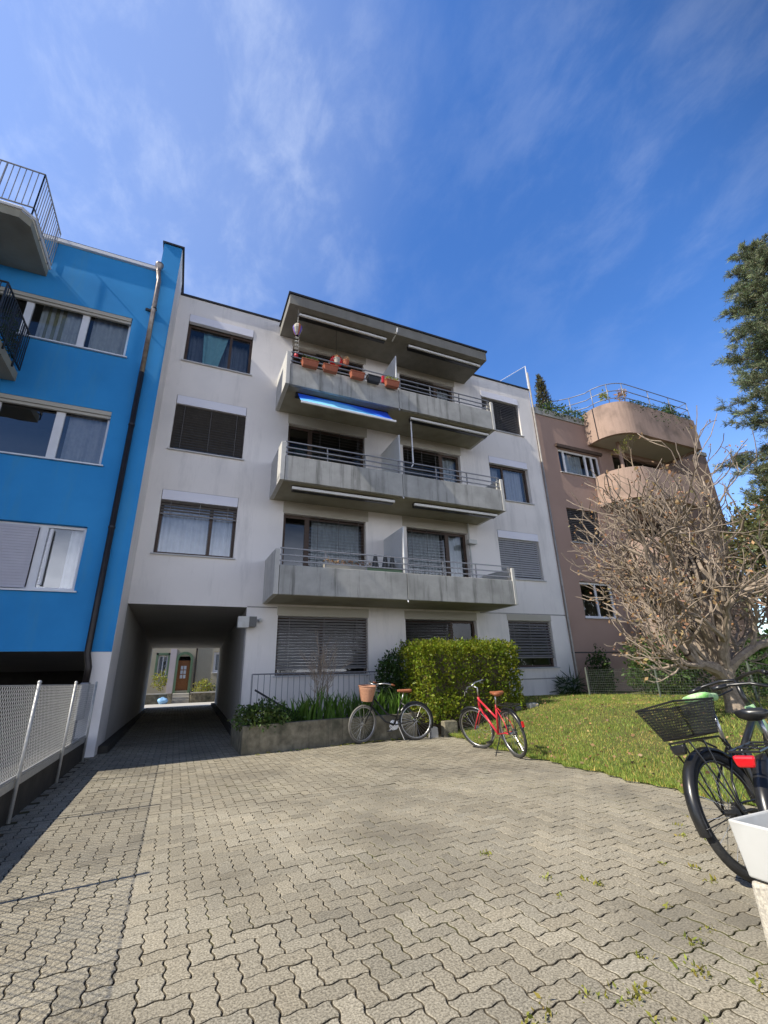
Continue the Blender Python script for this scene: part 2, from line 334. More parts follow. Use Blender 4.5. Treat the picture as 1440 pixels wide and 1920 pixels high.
def leaves(P, size, aspect=.5, up=None, jit=.35, fold=.0, outward=None, spread=1.0):
    """leaf-sized diamonds at points P; returns V, F, tint"""
    n = len(P); s = size*(1+jit*rng.normal(size=(n, 1))).clip(.4, 1.8)
    d = rng.normal(size=(n, 3))*spread
    if outward is not None: d = d+outward
    if up is not None: d = d+np.array([0, 0, up])
    d /= np.linalg.norm(d, axis=1, keepdims=True)+1e-9
    a = rng.normal(size=(n, 3)); w = np.cross(d, a); w /= np.linalg.norm(w, axis=1, keepdims=True)+1e-9
    nn = np.cross(d, w)
    c = P; V = np.stack([c, c+d*s*.45+w*s*aspect*.5+nn*s*fold, c+d*s, c+d*s*.45-w*s*aspect*.5+nn*s*fold], 1).reshape(-1, 3)
    F = np.arange(n*4).reshape(n, 4)
    t = np.repeat((.6+.8*rng.random((n, 1)))*np.ones((1, 3))*(1+.1*rng.normal(size=(n, 3))), 4, 0)
    return V, F, t

# ------------------------------------------------------------------ ground
D = 11.457                     # plane of the white facade
def gz(x, y):                  # paving height: level yard, gentle rise through the passage
    return 0.0 if y < D else .15*min((y-D)/13.0, 1)
def edge(y):                   # right-hand edge of the paving
    return float(np.interp(y, [-2, 1.2, 2.2, 3.5, 4.5, 6, 7.3, 9.2], [5.2, 5.1, 4.95, 4.85, 4.93, 4.98, 5.12, 5.45]))
def lawn_z(x, y):
    e = edge(y); s = min(max((x-e)/3.6, 0), 1); s = s*s*(3-2*s)
    return .025 + .50*s + .03*math.sin(x*1.7+y*.9)*s
g = MB(); g.poly([(-400, -400, -.06), (400, -400, -.06), (400, 400, -.06), (-400, 400, -.06)])
tag(g.build('ground', M['soil']), kind='structure')
W_ = .101
def tri(u): return math.sin(2*PI*u)*.9+math.sin(6*PI*u)*-.08
def warp(x, y):
    A = .078*W_; return (x+A*tri(y/W_), y+A*tri(x/W_+.5))
OUT2 = [(k/6, 0) for k in range(6)]+[(1, k/6) for k in range(12)]+[(1-k/6, 2) for k in range(6)]+[(0, 2-k/6) for k in range(12)]   # outline of a 1x2 stone in cells
OUT1 = [(y, x) for (x, y) in OUT2][::-1]   # both outlines run counter-clockwise
Vp, Fp4, Fpn, Tp = [], [], [], []
pv = bpy.data.meshes.new('driveway'); verts = []; faces = []; tints = []; fmi = []
def paver(ix, iy, o):
    cx = (ix+(.5 if o is OUT2 else 1))*W_; cy = (iy+(1 if o is OUT2 else .5))*W_
    near = cy < 5.5 and cy > -.5
    j = (.0018 if cy < 3 else .0011)+.0012*random.random(); tz = random.gauss(0, .0009); ax = random.gauss(0, .006); ay = random.gauss(0, .006)
    base = [warp((ix+a)*W_, (iy+b_)*W_) for a, b_ in o]
    hx = W_*(.5 if o is OUT2 else 1); hy = W_*(1 if o is OUT2 else .5)
    z0 = gz(cx, cy)+tz; i = len(verts); n = len(base)
    nrm = []
    for k in range(n):
        (xa, ya_), (xb, yb2), (xc, yc) = base[k-1], base[k], base[(k+1) % n]
        e1 = Vector((yb2-ya_, xa-xb)).normalized(); e2 = Vector((yc-yb2, xb-xc)).normalized(); m_ = (e1+e2).normalized(); nrm.append(m_/max(m_.dot(e1), .5))
    def ring(sh, dz):
        for (x, y), m_ in zip(base, nrm):
            kx = x-cx-m_.x*sh; ky = y-cy-m_.y*sh
            verts.append((cx+kx, cy+ky, z0+dz+kx*ax+ky*ay))
    tv = random.gauss(1, .07)*(1+.09*math.sin(cx*1.9+1.2*math.sin(cy*1.3))*math.sin(cy*1.6+.7*math.sin(cx*2.7))+.05*math.sin(cx*5.1+cy*2.2)); wt = random.gauss(0, .007); tt = (tv*(1+wt), tv, tv*(1-wt*1.5)); k0 = len(verts)
    if near:
        ring(j+.0045, 0); ring(j+.0015, -.0022); ring(j, -.007); ring(j, -.02); rings = 4
    else:
        ring(j+.002, 0); ring(j, -.02); rings = 2
    tints.extend([tt]*(len(verts)-k0))
    faces.append(tuple(range(i, i+n))); fmi.append(0)
    for r_ in range(rings-1):
        for k in range(n):
            k2 = (k+1) % n; faces.append((i+r_*n+k, i+(r_+1)*n+k, i+(r_+1)*n+k2, i+r_*n+k2)); fmi.append(1 if r_ > 0 or rings == 2 else 0)
for iy in range(-12, 246):
    for ix in range(-16, 58):
        y = iy*W_; x = ix*W_
        xl, xr = (-1.30, edge(y)+.25) if y < D-.1 else (-1.18, 1.38+.42*(y-D)/13)
        if y > 8.75 and y < D-.1: xr = 1.35 if y > 8.9 else xr
        m4 = (ix-iy) % 4
        # herringbone: vertical stone starts where m4==0, horizontal where m4==1 (covers ix,ix+1)
        if not (xl-.02 < x < xr): continue
        if m4 == 3: paver(ix, iy, OUT2)
        elif m4 == 0: paver(ix, iy, OUT1)
pv.from_pydata(verts, [], faces); pv.materials.append(M['paver']); pv.materials.append(M['joint']); pv.polygons.foreach_set('material_index', fmi)
a_ = pv.color_attributes.new('tint', 'FLOAT_COLOR', 'POINT'); a_.data.foreach_set('color', np.hstack([np.array(tints), np.ones((len(tints), 1))]).astype(np.float32).ravel())
drive = bpy.data.objects.new('driveway', pv); COL.objects.link(drive); tag(drive, kind='structure')
g = MB(); g.poly([(-1.35, -2, -.013), (5.6, -2, -.013), (5.6, D, -.013), (-1.35, D, -.013)])
g.poly([(-1.18, D, -.013), (1.38, D, -.013), (1.8, 24.5, .137), (-1.18, 24.5, .137)])
tag(g.build('joint_bed', M['joint']), kind='structure')
# lawn sheet
nx, ny = 60, 60; g = MB()
xs = [0]*(nx+1)
gridv = []
for j in range(ny+1):
    y = -1+12.45*j/ny
    for i in range(nx+1):
        s_ = (i/nx)**1.5; x = edge(y)+.03*math.sin(y*7)+.03*math.sin(y*17+1)+s_*(26-edge(y)); gridv.append((x, y, lawn_z(x, y) if i else -.02))
lf = [(j*(nx+1)+i, j*(nx+1)+i+1, (j+1)*(nx+1)+i+1, (j+1)*(nx+1)+i) for j in range(ny) for i in range(nx)]
g.v = gridv; g.f = lf; g.m = [0]*len(lf); tag(g.build('lawn', M['lawn_soil'], smooth=True), kind='structure')
# grass blades
n = 130000; gy = 1.2+10.1*rng.random(n); gx = np.array([edge(y)+.05*math.sin(y*7)+.035*math.sin(y*19)-.05 for y in gy])+(11.5-4.9)*rng.random(n)**1.7
gzv = np.array([lawn_z(x, y) for x, y in zip(gx, gy)])
pat = .3+.35*rng.random(n)+.35*np.sin(gx*2.3+1.3*np.sin(gy*1.9))*np.sin(gy*2.1+gx)
hgt = (.026+.036*rng.random(n)**2)*(.5+.9*pat)*np.where(rng.random(n) < .02, 1.8, 1)
an = rng.random(n)*2*PI; wd = .0035+.003*rng.random(n); tilt = rng.normal(size=(n, 2))*.35
B = np.stack([gx, gy, gzv-.005], 1); w = np.stack([np.cos(an), np.sin(an), 0*an], 1)*wd[:, None]
tip = B+np.stack([tilt[:, 0]*hgt, tilt[:, 1]*hgt, hgt], 1)
V = np.stack([B-w, B+w, tip], 1).reshape(-1, 3)
dry = (rng.random(n) < (.14+.5*(pat < .22)))[:, None]
tt = np.where(dry, np.array([[2.3, 1.35, 2.0]]), np.array([[1., 1., 1.]]))*(.6+.8*rng.random((n, 1)))
tag(npmesh('grass', V, np.arange(n*3).reshape(n, 3), M['grass'], tint=np.repeat(tt, 3, 0)), kind='stuff', label='short green lawn grass with dry patches', cat='grass')
# dry leaves scattered over lawn
n = 900; ly = 2.6+8*rng.random(n); lx = np.array([edge(y) for y in ly])+6*rng.random(n)**1.5
P = np.stack([lx, ly, [lawn_z(x, y)+.035 for x, y in zip(lx, ly)]], 1)
V, F, T = leaves(P, .05, .7); V[:, 2] = np.clip(V[:, 2], np.repeat(P[:, 2], 4)-.02, np.repeat(P[:, 2], 4)+.03)
tag(npmesh('fallen_leaves', V, F, M['leaf_brown'], tint=T*.9), kind='stuff', label='dry brown leaves scattered over the lawn', cat='leaves')
# weeds in joints and along the wall foot
Pw = []
for k in range(95):
    c = (random.uniform(1.3, 2.5), random.uniform(.95, 1.9)) if k < 34 else ((random.uniform(1.2, 5), 0) if k < 70 else (random.uniform(2, 4.6), random.uniform(1.6, 3.2)))
    if 34 <= k < 70: c = (c[0], 8.80+.14*(c[0]-1.18)-random.uniform(.0, .12))
    c = (round(c[0]/W_)*W_+random.gauss(0, .012), c[1]); nl = random.randint(8, 24); sp_ = .018 if k >= 70 else .03
    Pw.append(np.stack([c[0]+rng.normal(size=nl)*sp_, c[1]+rng.normal(size=nl)*sp_, .002+0*rng.random(nl)], 1))
Pw = np.vstack(Pw); V, F, T = leaves(Pw, .022, .45, up=.7)
tag(npmesh('weeds', V, F, M['leaf_yellow'], tint=T), kind='stuff', label='small weeds and moss in the paving joints', cat='weeds')
# street behind the passage
g = MB(); g.box(-60, 60, 24.5, 29.0, .0, .14); tag(g.build('street', M['pave_slab']), kind='structure')
g = MB(); g.box(-9.5, -1.18, 10.3, 24.5, -.05, .0); tag(g.build('garage_floor', M['asphalt']), kind='structure')

# ------------------------------------------------------------------ facade helpers
def wall_front(mb, x0, x1, z0, z1, y, holes, mi=0, rec=.14, room=1, depth=.9):
    xs = sorted({x0, x1, *[h[0] for h in holes], *[h[1] for h in holes]}); zs = sorted({z0, z1, *[h[2] for h in holes], *[h[3] for h in holes]})
    for a, b_ in zip(xs, xs[1:]):
        for c_, d_ in zip(zs, zs[1:]):
            mxx, mz = (a+b_)/2, (c_+d_)/2
            if mxx < x0 or mxx > x1 or mz < z0 or mz > z1: continue
            if any(h[0] < mxx < h[1] and h[2] < mz < h[3] for h in holes): continue
            mb.poly([(a, y, c_), (b_, y, c_), (b_, y, d_), (a, y, d_)], mi)
    for h in holes:
        if len(h) > 4: continue
        a, b_, c_, d_ = h[:4]; e = y+rec+.06; q = e+depth
        mb.poly([(a, y, c_), (a, y, d_), (a, e, d_), (a, e, c_)], mi); mb.poly([(b_, y, d_), (b_, y, c_), (b_, e, c_), (b_, e, d_)], mi)
        mb.poly([(a, y, d_), (b_, y, d_), (b_, e, d_), (a, e, d_)], mi); mb.poly([(b_, y, c_), (a, y, c_), (a, e, c_), (b_, e, c_)], mi)
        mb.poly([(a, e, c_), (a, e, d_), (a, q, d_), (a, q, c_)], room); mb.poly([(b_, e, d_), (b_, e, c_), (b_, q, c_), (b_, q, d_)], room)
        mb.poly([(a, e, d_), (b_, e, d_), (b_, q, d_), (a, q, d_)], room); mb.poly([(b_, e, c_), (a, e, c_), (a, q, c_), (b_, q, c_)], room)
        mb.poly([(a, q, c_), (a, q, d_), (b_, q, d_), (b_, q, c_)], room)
def curtain_mb(x0, x1, z0, z1, y, amp=.03, per=.13, top=None):
    mb = MB(); n_ = max(int((x1-x0)/.02), 4); rows = 5
    for j in range(rows+1):
        for i in range(n_+1):
            u = i/n_; v = j/rows; x = x0+(x1-x0)*u
            if top is not None: x = top[0]+(top[1]-top[0])*u if v == 1 else x*(1-v)+(top[0]+(top[1]-top[0])*u)*v
            mb.v.append((x, y+amp*math.sin(2*PI*(u*(x1-x0)/per+.13*math.sin(9*u)))*(1-.25*v)+.01*math.sin(23*u), z0+(z1-z0)*v))
    for j in range(rows):
        for i in range(n_):
            a = j*(n_+1)+i; mb.f.append((a, a+1, a+n_+2, a+n_+1)); mb.m.append(0)
    return mb
def window(parent, x0, x1, z0, z1, y, fm, mull=(), rec=.14, fwid=.07, box=0, blind=0, bm=None, bt=35, pitch=.075, sill=True, curtains=(), glass='glass', label=None, sillm='sill', mw=None, bx=None, gap=0):
    """frame set back by rec from the wall face y; box = height of blind box; blind = z of blind bottom"""
    yf = y+rec; mb = MB(); ftop = z1-box
    fx0, fx1, fz0, fz1 = x0+.004, x1-.004, z0+.004, ftop-.004
    mb.box(fx0, fx0+fwid, yf, yf+.055, fz0, fz1).box(fx1-fwid, fx1, yf, yf+.055, fz0, fz1)
    mb.box(fx0+fwid, fx1-fwid, yf, yf+.055, fz0, fz0+fwid).box(fx0+fwid, fx1-fwid, yf, yf+.055, fz1-fwid, fz1)
    mw = mw or fwid
    for m_ in mull: mb.box(m_-mw/2, m_+mw/2, yf-.004, yf+.051, fz0+fwid, fz1-fwid)
    w_ = mb.build('window', fm, parent)
    if label: w_['label'] = label
    g_ = MB(); xs = [fx0+fwid, *[q for m_ in mull for q in (m_-mw/2, m_+mw/2)], fx1-fwid]
    for a, b_ in zip(xs[::2], xs[1::2]): g_.poly([(a, yf+.03, fz0+fwid), (b_, yf+.03, fz0+fwid), (b_, yf+.03, fz1-fwid), (a, yf+.03, fz1-fwid)])
    g_.build('pane', M[glass], w_)
    if box:
        q = MB(); q.box(x0+.012, x1-.012, y-.012, y+.11, z1-box+.004, z1-.012); q.build('blind_box', M['lav'], w_)
    if blind:
        q = MB(); a, b_ = bx or (x0+.02, x1-.02); z = ftop-.03; yb = y+.075; hw = .036; k = 0
        while z > blind+.03:
            an_ = R(bt+random.gauss(0, 1.5)); dy = hw*math.cos(an_); dz = hw*math.sin(an_); sg = .004*random.random()
            p = [(a, yb-dy, z-dz), (b_, yb-dy, z-dz-sg), (b_, yb+dy, z+dz-sg), (a, yb+dy, z+dz)]
            q.hexa([*p, *[(v_[0], v_[1]+.0012, v_[2]+.0022) for v_ in p]]); z -= pitch; k += 1
        q.box(a, b_, yb-.022, yb+.022, blind, blind+.03)
        for t_ in (.12, .5, .88):
            xx = a+(b_-a)*t_; q.box(xx-.006, xx+.006, yb-.041, yb-.039, blind+.03, ftop-.01)
        q.build('blind', bm, w_)
    if sill:
        q = MB(); q.hexa([(x0-.05, y-.06, z0-.035), (x1+.05, y-.06, z0-.035), (x1+.05, yf+.01, z0-.012), (x0-.05, yf+.01, z0-.012), (x0-.05, y-.06, z0-.006), (x1+.05, y-.06, z0-.006), (x1+.05, yf+.01, z0+.016), (x0-.05, yf+.01, z0+.016)])
        q.build('sill', M[sillm], w_)
    for cu in curtains:
        curtain_mb(cu[0], cu[1], fz0+.03, fz1-.02, yf+(.40 if cu[2] == 'curtain_back' else .17), top=cu[3] if len(cu) > 3 else None).build('curtain', M[cu[2]], w_, smooth=True)
    return w_

# ------------------------------------------------------------------ white apartment building
wb = empty('apartment_building', (0, 0, 0), 'white rendered four storey apartment house with grey concrete balconies and an arch-less drive-through passage', 'building')
wb['label'] = 'white rendered four storey apartment house with concrete balconies and a drive-through passage'
S = 2.75; ZT, ZB = 5.695, 4.068; XL0, XL1 = -.847, .956; XR0, XR1 = 9.206, 10.92
ZF = [2.98, 5.765, 8.55]           # undersides of the balconies
holes = [(-1.18, 1.38, 0, 2.877, 'pass')]
for k in range(3): holes += [(XL0, XL1, ZB+k*S, ZT+k*S), (XR0, XR1, ZB+k*S, ZT+k*S)]
holes += [(XR0, XR1, 1.34, 2.74), (2.14, 4.55, 1.28, 2.70), (5.67, 8.04, .62, 2.70)]
for zb in ZF: holes += [(2.15, 4.52, zb+.12, zb+2.45), (5.84, 8.01, zb+.12, zb+2.45)]
mb = MB(); wall_front(mb, -1.18, 11.6, 0, 11.78, D, holes)
mb.poly([(-1.18, D, 11.78), (11.6, D, 11.78), (11.6, 24.5, 11.78), (-1.18, 24.5, 11.78)])
mb.poly([(11.6, D, 0), (11.6, 24.5, 0), (11.6, 24.5, 11.78), (11.6, D, 11.78)])
mb.poly([(1.8, 24.5, 0), (11.6, 24.5, 0), (11.6, 24.5, 11.78), (1.8, 24.5, 11.78)]); mb.poly([(-1.18, 24.5, 2.75), (1.8, 24.5, 2.75), (1.8, 24.5, 11.78), (-1.18, 24.5, 11.78)])
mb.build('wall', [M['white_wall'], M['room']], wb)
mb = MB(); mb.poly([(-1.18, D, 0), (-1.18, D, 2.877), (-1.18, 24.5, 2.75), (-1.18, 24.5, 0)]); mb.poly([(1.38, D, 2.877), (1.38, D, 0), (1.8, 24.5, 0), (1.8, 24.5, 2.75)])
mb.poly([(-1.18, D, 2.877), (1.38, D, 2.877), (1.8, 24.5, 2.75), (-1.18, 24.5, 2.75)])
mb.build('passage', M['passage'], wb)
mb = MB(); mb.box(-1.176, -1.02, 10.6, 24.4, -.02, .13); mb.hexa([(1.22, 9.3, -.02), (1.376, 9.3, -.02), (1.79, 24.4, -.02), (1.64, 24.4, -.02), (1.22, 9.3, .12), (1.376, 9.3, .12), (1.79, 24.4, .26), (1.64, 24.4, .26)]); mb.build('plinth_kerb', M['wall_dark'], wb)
mb = MB(); mb.box(-1.17, 11.6, D-.05, D+.12, 11.785, 11.83); mb.build('roof_flashing', M['dark_metal'], wb)
for q_ in ((8.2, 11.59, 2.93, 2.965), (1.385, 2.11, 2.875, 2.905), (8.0, 11.5, 1.0, 1.03)): MB().box(q_[0], q_[1], D-.006, D+.002, q_[2], q_[3]).build('wall_groove', M['pipe_grey'], wb)
brn = M['brown_frame']
# left column, top to bottom
window(wb, XL0, XL1, ZB+2*S, ZT+2*S, D, brn, (.35,), box=.27, curtains=((-.35, .02, 'curtain_teal', (-.42, .28)), (XL0+.08, XL1-.08, 'curtain_back')))
window(wb, XL0, XL1, ZB+S, ZT+S, D, brn, (.35,), box=.27, blind=ZB+S+.03, bm=M['blind_dark'], bt=-30)
window(wb, XL0, XL1, ZB, ZT, D, brn, (.35,), box=.27, blind=ZB+1.0, bm=M['blind_mid'], bt=-20, curtains=((XL0+.08, .30, 'curtain'), (.40, XL1-.08, 'curtain')), glass='glass2')
# right column
window(wb, XR0, XR1, ZB+2*S, ZT+2*S, D, brn, (9.8,), box=.27, blind=ZB+2*S+.05, bm=M['blind_dark'], bt=65, curtains=((10.0, 10.3, 'curtain_olive'),))
window(wb, XR0, XR1, ZB+S, ZT+S, D, brn, (9.85,), box=.27, curtains=((9.3, 9.75, 'curtain_sheer'), (10.02, 10.75, 'curtain')), glass='glass2')
window(wb, XR0, XR1, ZB, ZT, D, brn, (10.0,), box=.27, blind=ZB+.03, bm=M['blind_light'], bt=62)
window(wb, XR0, XR1, 1.34, 2.74, D, brn, (), blind=1.62, bm=M['blind_mid'], bt=40, pitch=.085)
# ground floor
window(wb, 2.14, 4.55, 1.28, 2.70, D, brn, (3.3,), blind=1.42, bm=M['blind_mid'], bt=38, pitch=.07)
window(wb, 5.67, 8.04, .62, 2.70, D, brn, (7.22,), blind=.75, bm=M['blind_dark'], bt=30, bx=(5.69, 7.18), sill=False, mw=.12, glass='glass_dark')
lint = [(2.12, 4.57, 2.705, 2.925), (5.65, 8.06, 2.705, 2.925), (XR0-.02, XR1+.02, 2.745, 2.925)]
for zb in ZF: lint += [(2.13, 4.6, zb+2.455, zb+2.77), (5.7, 8.05, zb+2.455, zb+2.77)]
for (a, b_, c_, d_) in lint: MB().box(a, b_, D-.012, D+.01, c_, d_).build('lintel', M['lintel'], wb)
# balconies
for fi, zb in enumerate(ZF):
    y0 = 10.05
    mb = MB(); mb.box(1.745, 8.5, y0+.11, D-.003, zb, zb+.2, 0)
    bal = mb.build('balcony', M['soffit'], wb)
    mb = MB(); mb.box(1.86, 5.072, y0, y0+.1, zb+.0, zb+.68).box(5.084, 8.40, y0, y0+.1, zb+.0, zb+.68); mb.build('parapet', M['conc'], bal, bevel=.012)
    for (a, b_) in ((1.74, 1.85), (8.41, 8.51)):
        mb = MB(); z1 = zb+1.04
        mb.hexa([(a, y0-.01, zb-.004), (b_, y0-.01, zb-.004), (b_, D-.004, zb-.004), (a, D-.004, zb-.004), (a, y0-.01, z1), (b_, y0-.01, z1), (b_, D-.004, z1+.06), (a, D-.004, z1+.06)])
        mb.build('side_panel', M['conc_pale'], bal, bevel=.01)
    mb = MB()
    for h_ in (.78, .92, 1.08): mb.box(1.86, 8.40, y0+.03, y0+.055, zb+h_-.014, zb+h_+.014)
    for x in (1.9, 2.95, 4.0, 5.0, 5.16, 6.2, 7.25, 8.36): mb.box(x-.014, x+.014, y0+.055, y0+.085, zb+.60, zb+1.1)
    mb.build('railing', M['grey_metal'], bal)
    mb = MB(); mb.box(5.065, 5.095, y0+.11, D-.02, zb+.22, zb+1.96); mb.build('divider', M['white_panel'], bal)
    mb = MB(); mb.tube([(5.078, y0+.05, zb+.02), (5.078, y0-.02, zb-.06)], .016, 8); mb.build('drain_spout', M['white_metal'], bal)
    if fi < 2: mb = MB(); mb.box(2.14, 2.20, D-.03, D, zb+.3, zb+1.0)
# balcony doors and windows
for fi, zb in enumerate(ZF):
    z0, z1 = zb+.12, zb+2.45
    bmx = [M['blind_dark'], M['blind_dark'], M['blind_dark']][fi]
    bl = zb+.9 if fi == 0 else (z0+.05)
    window(wb, 2.15, 4.52, z0, z1, D, brn, (2.83,), rec=.14, fwid=.08, mw=.13, blind=z0+.05 if fi else zb+.95, pitch=.095, bm=bmx, bt=20, bx=(2.92, 4.50), sill=False, curtains=((3.0, 4.4, 'curtain_sheer'),) if fi == 0 else ())
    window(wb, 5.84, 8.01, z0, z1, D, brn, (7.31,), rec=.14, fwid=.08, mw=.13, blind=[zb+.95, z0+.8, z0+.05][fi], pitch=.095, bm=bmx, bt=20, bx=(5.86, 7.22), sill=False, curtains=((7.4, 7.95, 'curtain_sheer'),) + (((5.95, 7.15, 'curtain_sheer'),) if fi == 0 else ()))
# canopy over the top balcony
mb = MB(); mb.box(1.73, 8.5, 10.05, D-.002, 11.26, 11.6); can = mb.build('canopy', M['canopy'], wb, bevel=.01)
mb = MB(); mb.box(1.69, 8.54, 10.01, D+.3, 11.603, 11.66); mb.build('canopy_flashing', M['dark_metal'], can)
mb = MB(); mb.tube([(5.08, 10.35, 11.24), (5.08, 9.98, 11.30), (5.08, 9.95, 11.42)], .025, 8); mb.build('drain_spout', M['white_metal'], can)
# awning cassettes under the slabs
for zb, spans in ((11.26, ((2.09, 4.82), (5.65, 8.36))), (8.55, ((2.09, 4.84), (5.58, 8.36))), (5.765, ((2.12, 4.9), (5.55, 8.32)))):
    for (a, b_) in spans:
        mb = MB(); mb.box(a, b_, 10.34, 10.46, zb-.13, zb-.004); c_ = mb.build('awning', M['black'], wb)
        if zb == 8.55 and a < 3:
            c_['label'] = 'half open awning of blue wave patterned cloth'
            mb = MB(); nn = 24
            for j in range(7):
                v_ = j/6
                for i in range(nn+1): mb.v.append((a+.05+(b_-a-.1)*i/nn, 10.32-.54*v_, zb-.05-.60*v_-.03*math.sin(PI*v_)-.006*math.sin(i*1.9)*v_))
            for j in range(6):
                for i in range(nn): q = j*(nn+1)+i; mb.f.append((q, q+1, q+nn+2, q+nn+1)); mb.m.append(0)
            mb.build('fabric', M['awning'], c_, smooth=True)
            mb = MB(); mb.box(a+.03, b_-.03, 9.75, 9.79, zb-.69, zb-.635); mb.build('front_bar', M['white_metal'], c_)
            mb = MB()
            for x in (a+.3, b_-.3): mb.tube([(x, 10.4, zb-.1), (x+.25, 10.1, zb-.40), (x, 9.8, zb-.66)], .016, 6)
            mb.build('folding_arm', M['white_metal'], c_)
        else:
            mb = MB(); mb.box(a-.02, b_+.02, 10.27, 10.325, zb-.11, zb-.045); mb.build('front_bar', M['white_metal'], c_)
# wall lights
mb = MB(); mb.box(1.17, 1.42, D-.32, D-.12, 2.36, 2.62); q = mb.build('floodlight', M['white_plastic'], wb, bevel=.01); q['label'] = 'white box floodlight at the passage corner'
mb = MB(); mb.box(1.425, 1.60, D-.24, D-.01, 2.40, 2.63); mb.build('bracket', M['black'], q)
mb = MB(); mb.lathe([(0, -.05), (.035, -.04), (.05, 0), (.035, .04), (0, .05)], (1.70, D-.1, 2.56), 12).tube([(1.70, D, 2.56), (1.70, D-.08, 2.56)], .015); mb.build('motion_sensor', M['white_plastic'], wb, smooth=True)
mb = MB(); mb.tube([(1.39, D-.015, 2.4), (1.39, D-.015, .1)], .012, 6); mb.build('cable_conduit', M['grey_metal'], wb)
mb = MB(); mb.box(7.86, 8.16, D-.28, D-.10, 5.02, 5.16).tube([(8.02, D-.07, 3.2), (8.02, D-.07, 5.75)], .03, 8); q = mb.build('wall_lamp', M['white_plastic'], wb, bevel=.01)
mb = MB(); mb.tube([(11.62, D-.06, 12.6), (11.62, D-.06, .6), (11.72, D-.12, .45)], .035, 10); mb.build('downpipe', M['pipe_grey'], wb, smooth=True)
mb = MB(); mb.tube([(5.62, 10.4, 8.5), (5.62, 10.4, 7.0), (5.56, 10.4, 6.9)], .022, 6); mb.build('blind_cord_pole', M['white_metal'], wb)
mb = MB(); mb.tube([(5.5, D-.02, 2.05), (5.5, D-.1, 2.05), (5.62, D-.1, 2.05)], .01, 6).tube([(5.5, D-.03, 1.95), (5.5, D-.03, 2.15)], .01, 6); mb.build('shutter_hook', M['dark_metal'], wb)

# ------------------------------------------------------------------ blue apartment building
bb = empty('apartment_building', (-5, 12, 0), 'bright blue rendered apartment house with white framed windows and a brown downpipe', 'building')
bb.location = (0, 0, 0)
YB = 10.244
hb = [(-6.4, -1.98, 8.40, 9.55), (-6.4, -2.0, 5.58, 6.90), (-6.2, -2.0, 2.90, 4.20)]
mb = MB(); wall_front(mb, -9.5, -1.62, 1.79, 11.2, YB, hb, depth=1.2)
mb.poly([(-9.5, YB, 1.79), (-9.5, 24.4, 1.79), (-1.62, 24.4, 1.79), (-1.62, YB, 1.79)], 1); mb.poly([(-9.5, YB, 11.2), (-1.62, YB, 11.2), (-1.62, 24.4, 11.2), (-9.5, 24.4, 11.2)])
mb.poly([(-9.5, 24.4, 1.79), (-9.5, 24.4, 11.2), (-1.62, 24.4, 11.2), (-1.62, 24.4, 1.79)])
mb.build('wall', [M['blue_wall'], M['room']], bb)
mb = MB(); mb.box(-1.62, -1.186, YB-.02, YB+.2, 1.78, 12.2); mb.build('pillar', M['blue_wall'], bb)
mb = MB(); mb.box(-1.60, -1.18, YB, D-.001, 1.78, 12.19).box(-1.60, -1.20, D, 24.4, 1.78, 12.19).box(-1.53, -1.182, YB, YB+.35, 0, 1.78).box(-1.5, -1.183, YB+.35, 24.4, 0, 1.78); mb.build('side_wall', M['white_wall'], bb)
mb = MB(); mb.box(-1.66, -1.13, YB-.06, 24.4, 12.2, 12.25); mb.build('coping', M['dark_metal'], bb)
mb = MB(); mb.box(-9.5, -1.63, YB-.07, YB+.25, 11.2, 11.29); fl = mb.build('roof_flashing', M['white_metal'], bb)
mb = MB(); mb.box(-9.5, -1.63, YB-.05, YB+.25, 11.293, 11.325); mb.build('drip_edge', M['dark_metal'], fl)
# wing further left, outside the frame, carries the balconies
mb = MB(); mb.box(-16, -5.2, 8.05, YB-.01, 0, 9.9); mb.build('wing', M['blue_wall'], bb)
# downpipe
mb = MB(); mb.lathe([(.055, -.12), (.06, 0), (.10, .06), (.10, .12)], (-1.62, YB-.14, 11.2), 12).tube([(-1.62, YB-.14, 11.1), (-1.57, YB-.12, 10.8), (-1.56, YB-.11, 8.0)], .055, 10); dp = mb.build('downpipe', M['pipe_copper'], bb, smooth=True)
mb = MB(); mb.tube([(-1.56, YB-.11, 8.0), (-1.56, YB-.11, 1.75), (-1.50, YB-.11, 1.5), (-1.50, YB-.11, 1.22)], .057, 10); mb.build('lower_pipe', M['pipe'], dp, smooth=True)
mb = MB(); mb.box(-1.57, -1.43, YB-.19, YB-.03, .62, 1.24); mb.build('stand_pipe', M['grey_metal'], dp, bevel=.02)
for z in (9.9, 6.6, 4.2): MB().lathe([(.066, -.02), (.066, .02)], (-1.56, YB-.11, z), 12).box(-1.75 if z > 9 else -1.6, -1.53, YB-.05, YB-.004, z-.03, z+.03).build('pipe_clip', M['dark_metal'], dp)
wf = M['white_frame']
window(bb, -6.4, -1.98, 8.40, 9.55, YB, wf, (-4.0, -2.92), rec=.1, mw=.14, fwid=.055, curtains=((-3.82, -3.02, 'curtain_sheer'), (-2.8, -2.05, 'curtain_sheer'), (-3.75, -3.35, 'curtain_olive')), sillm='white_metal')
window(bb, -6.4, -2.0, 5.58, 6.90, YB, wf, (-4.05, -2.93), rec=.1, mw=.16, fwid=.055, curtains=((-2.8, -2.05, 'curtain_sheer'),), sillm='white_metal', glass='glass2')
w_ = window(bb, -6.2, -2.0, 2.90, 4.20, YB, wf, (-2.72,), rec=.1, mw=.14, fwid=.055, curtains=((-2.3, -2.03, 'curtain'),), sillm='white_metal', glass='glass2')
mb = MB()
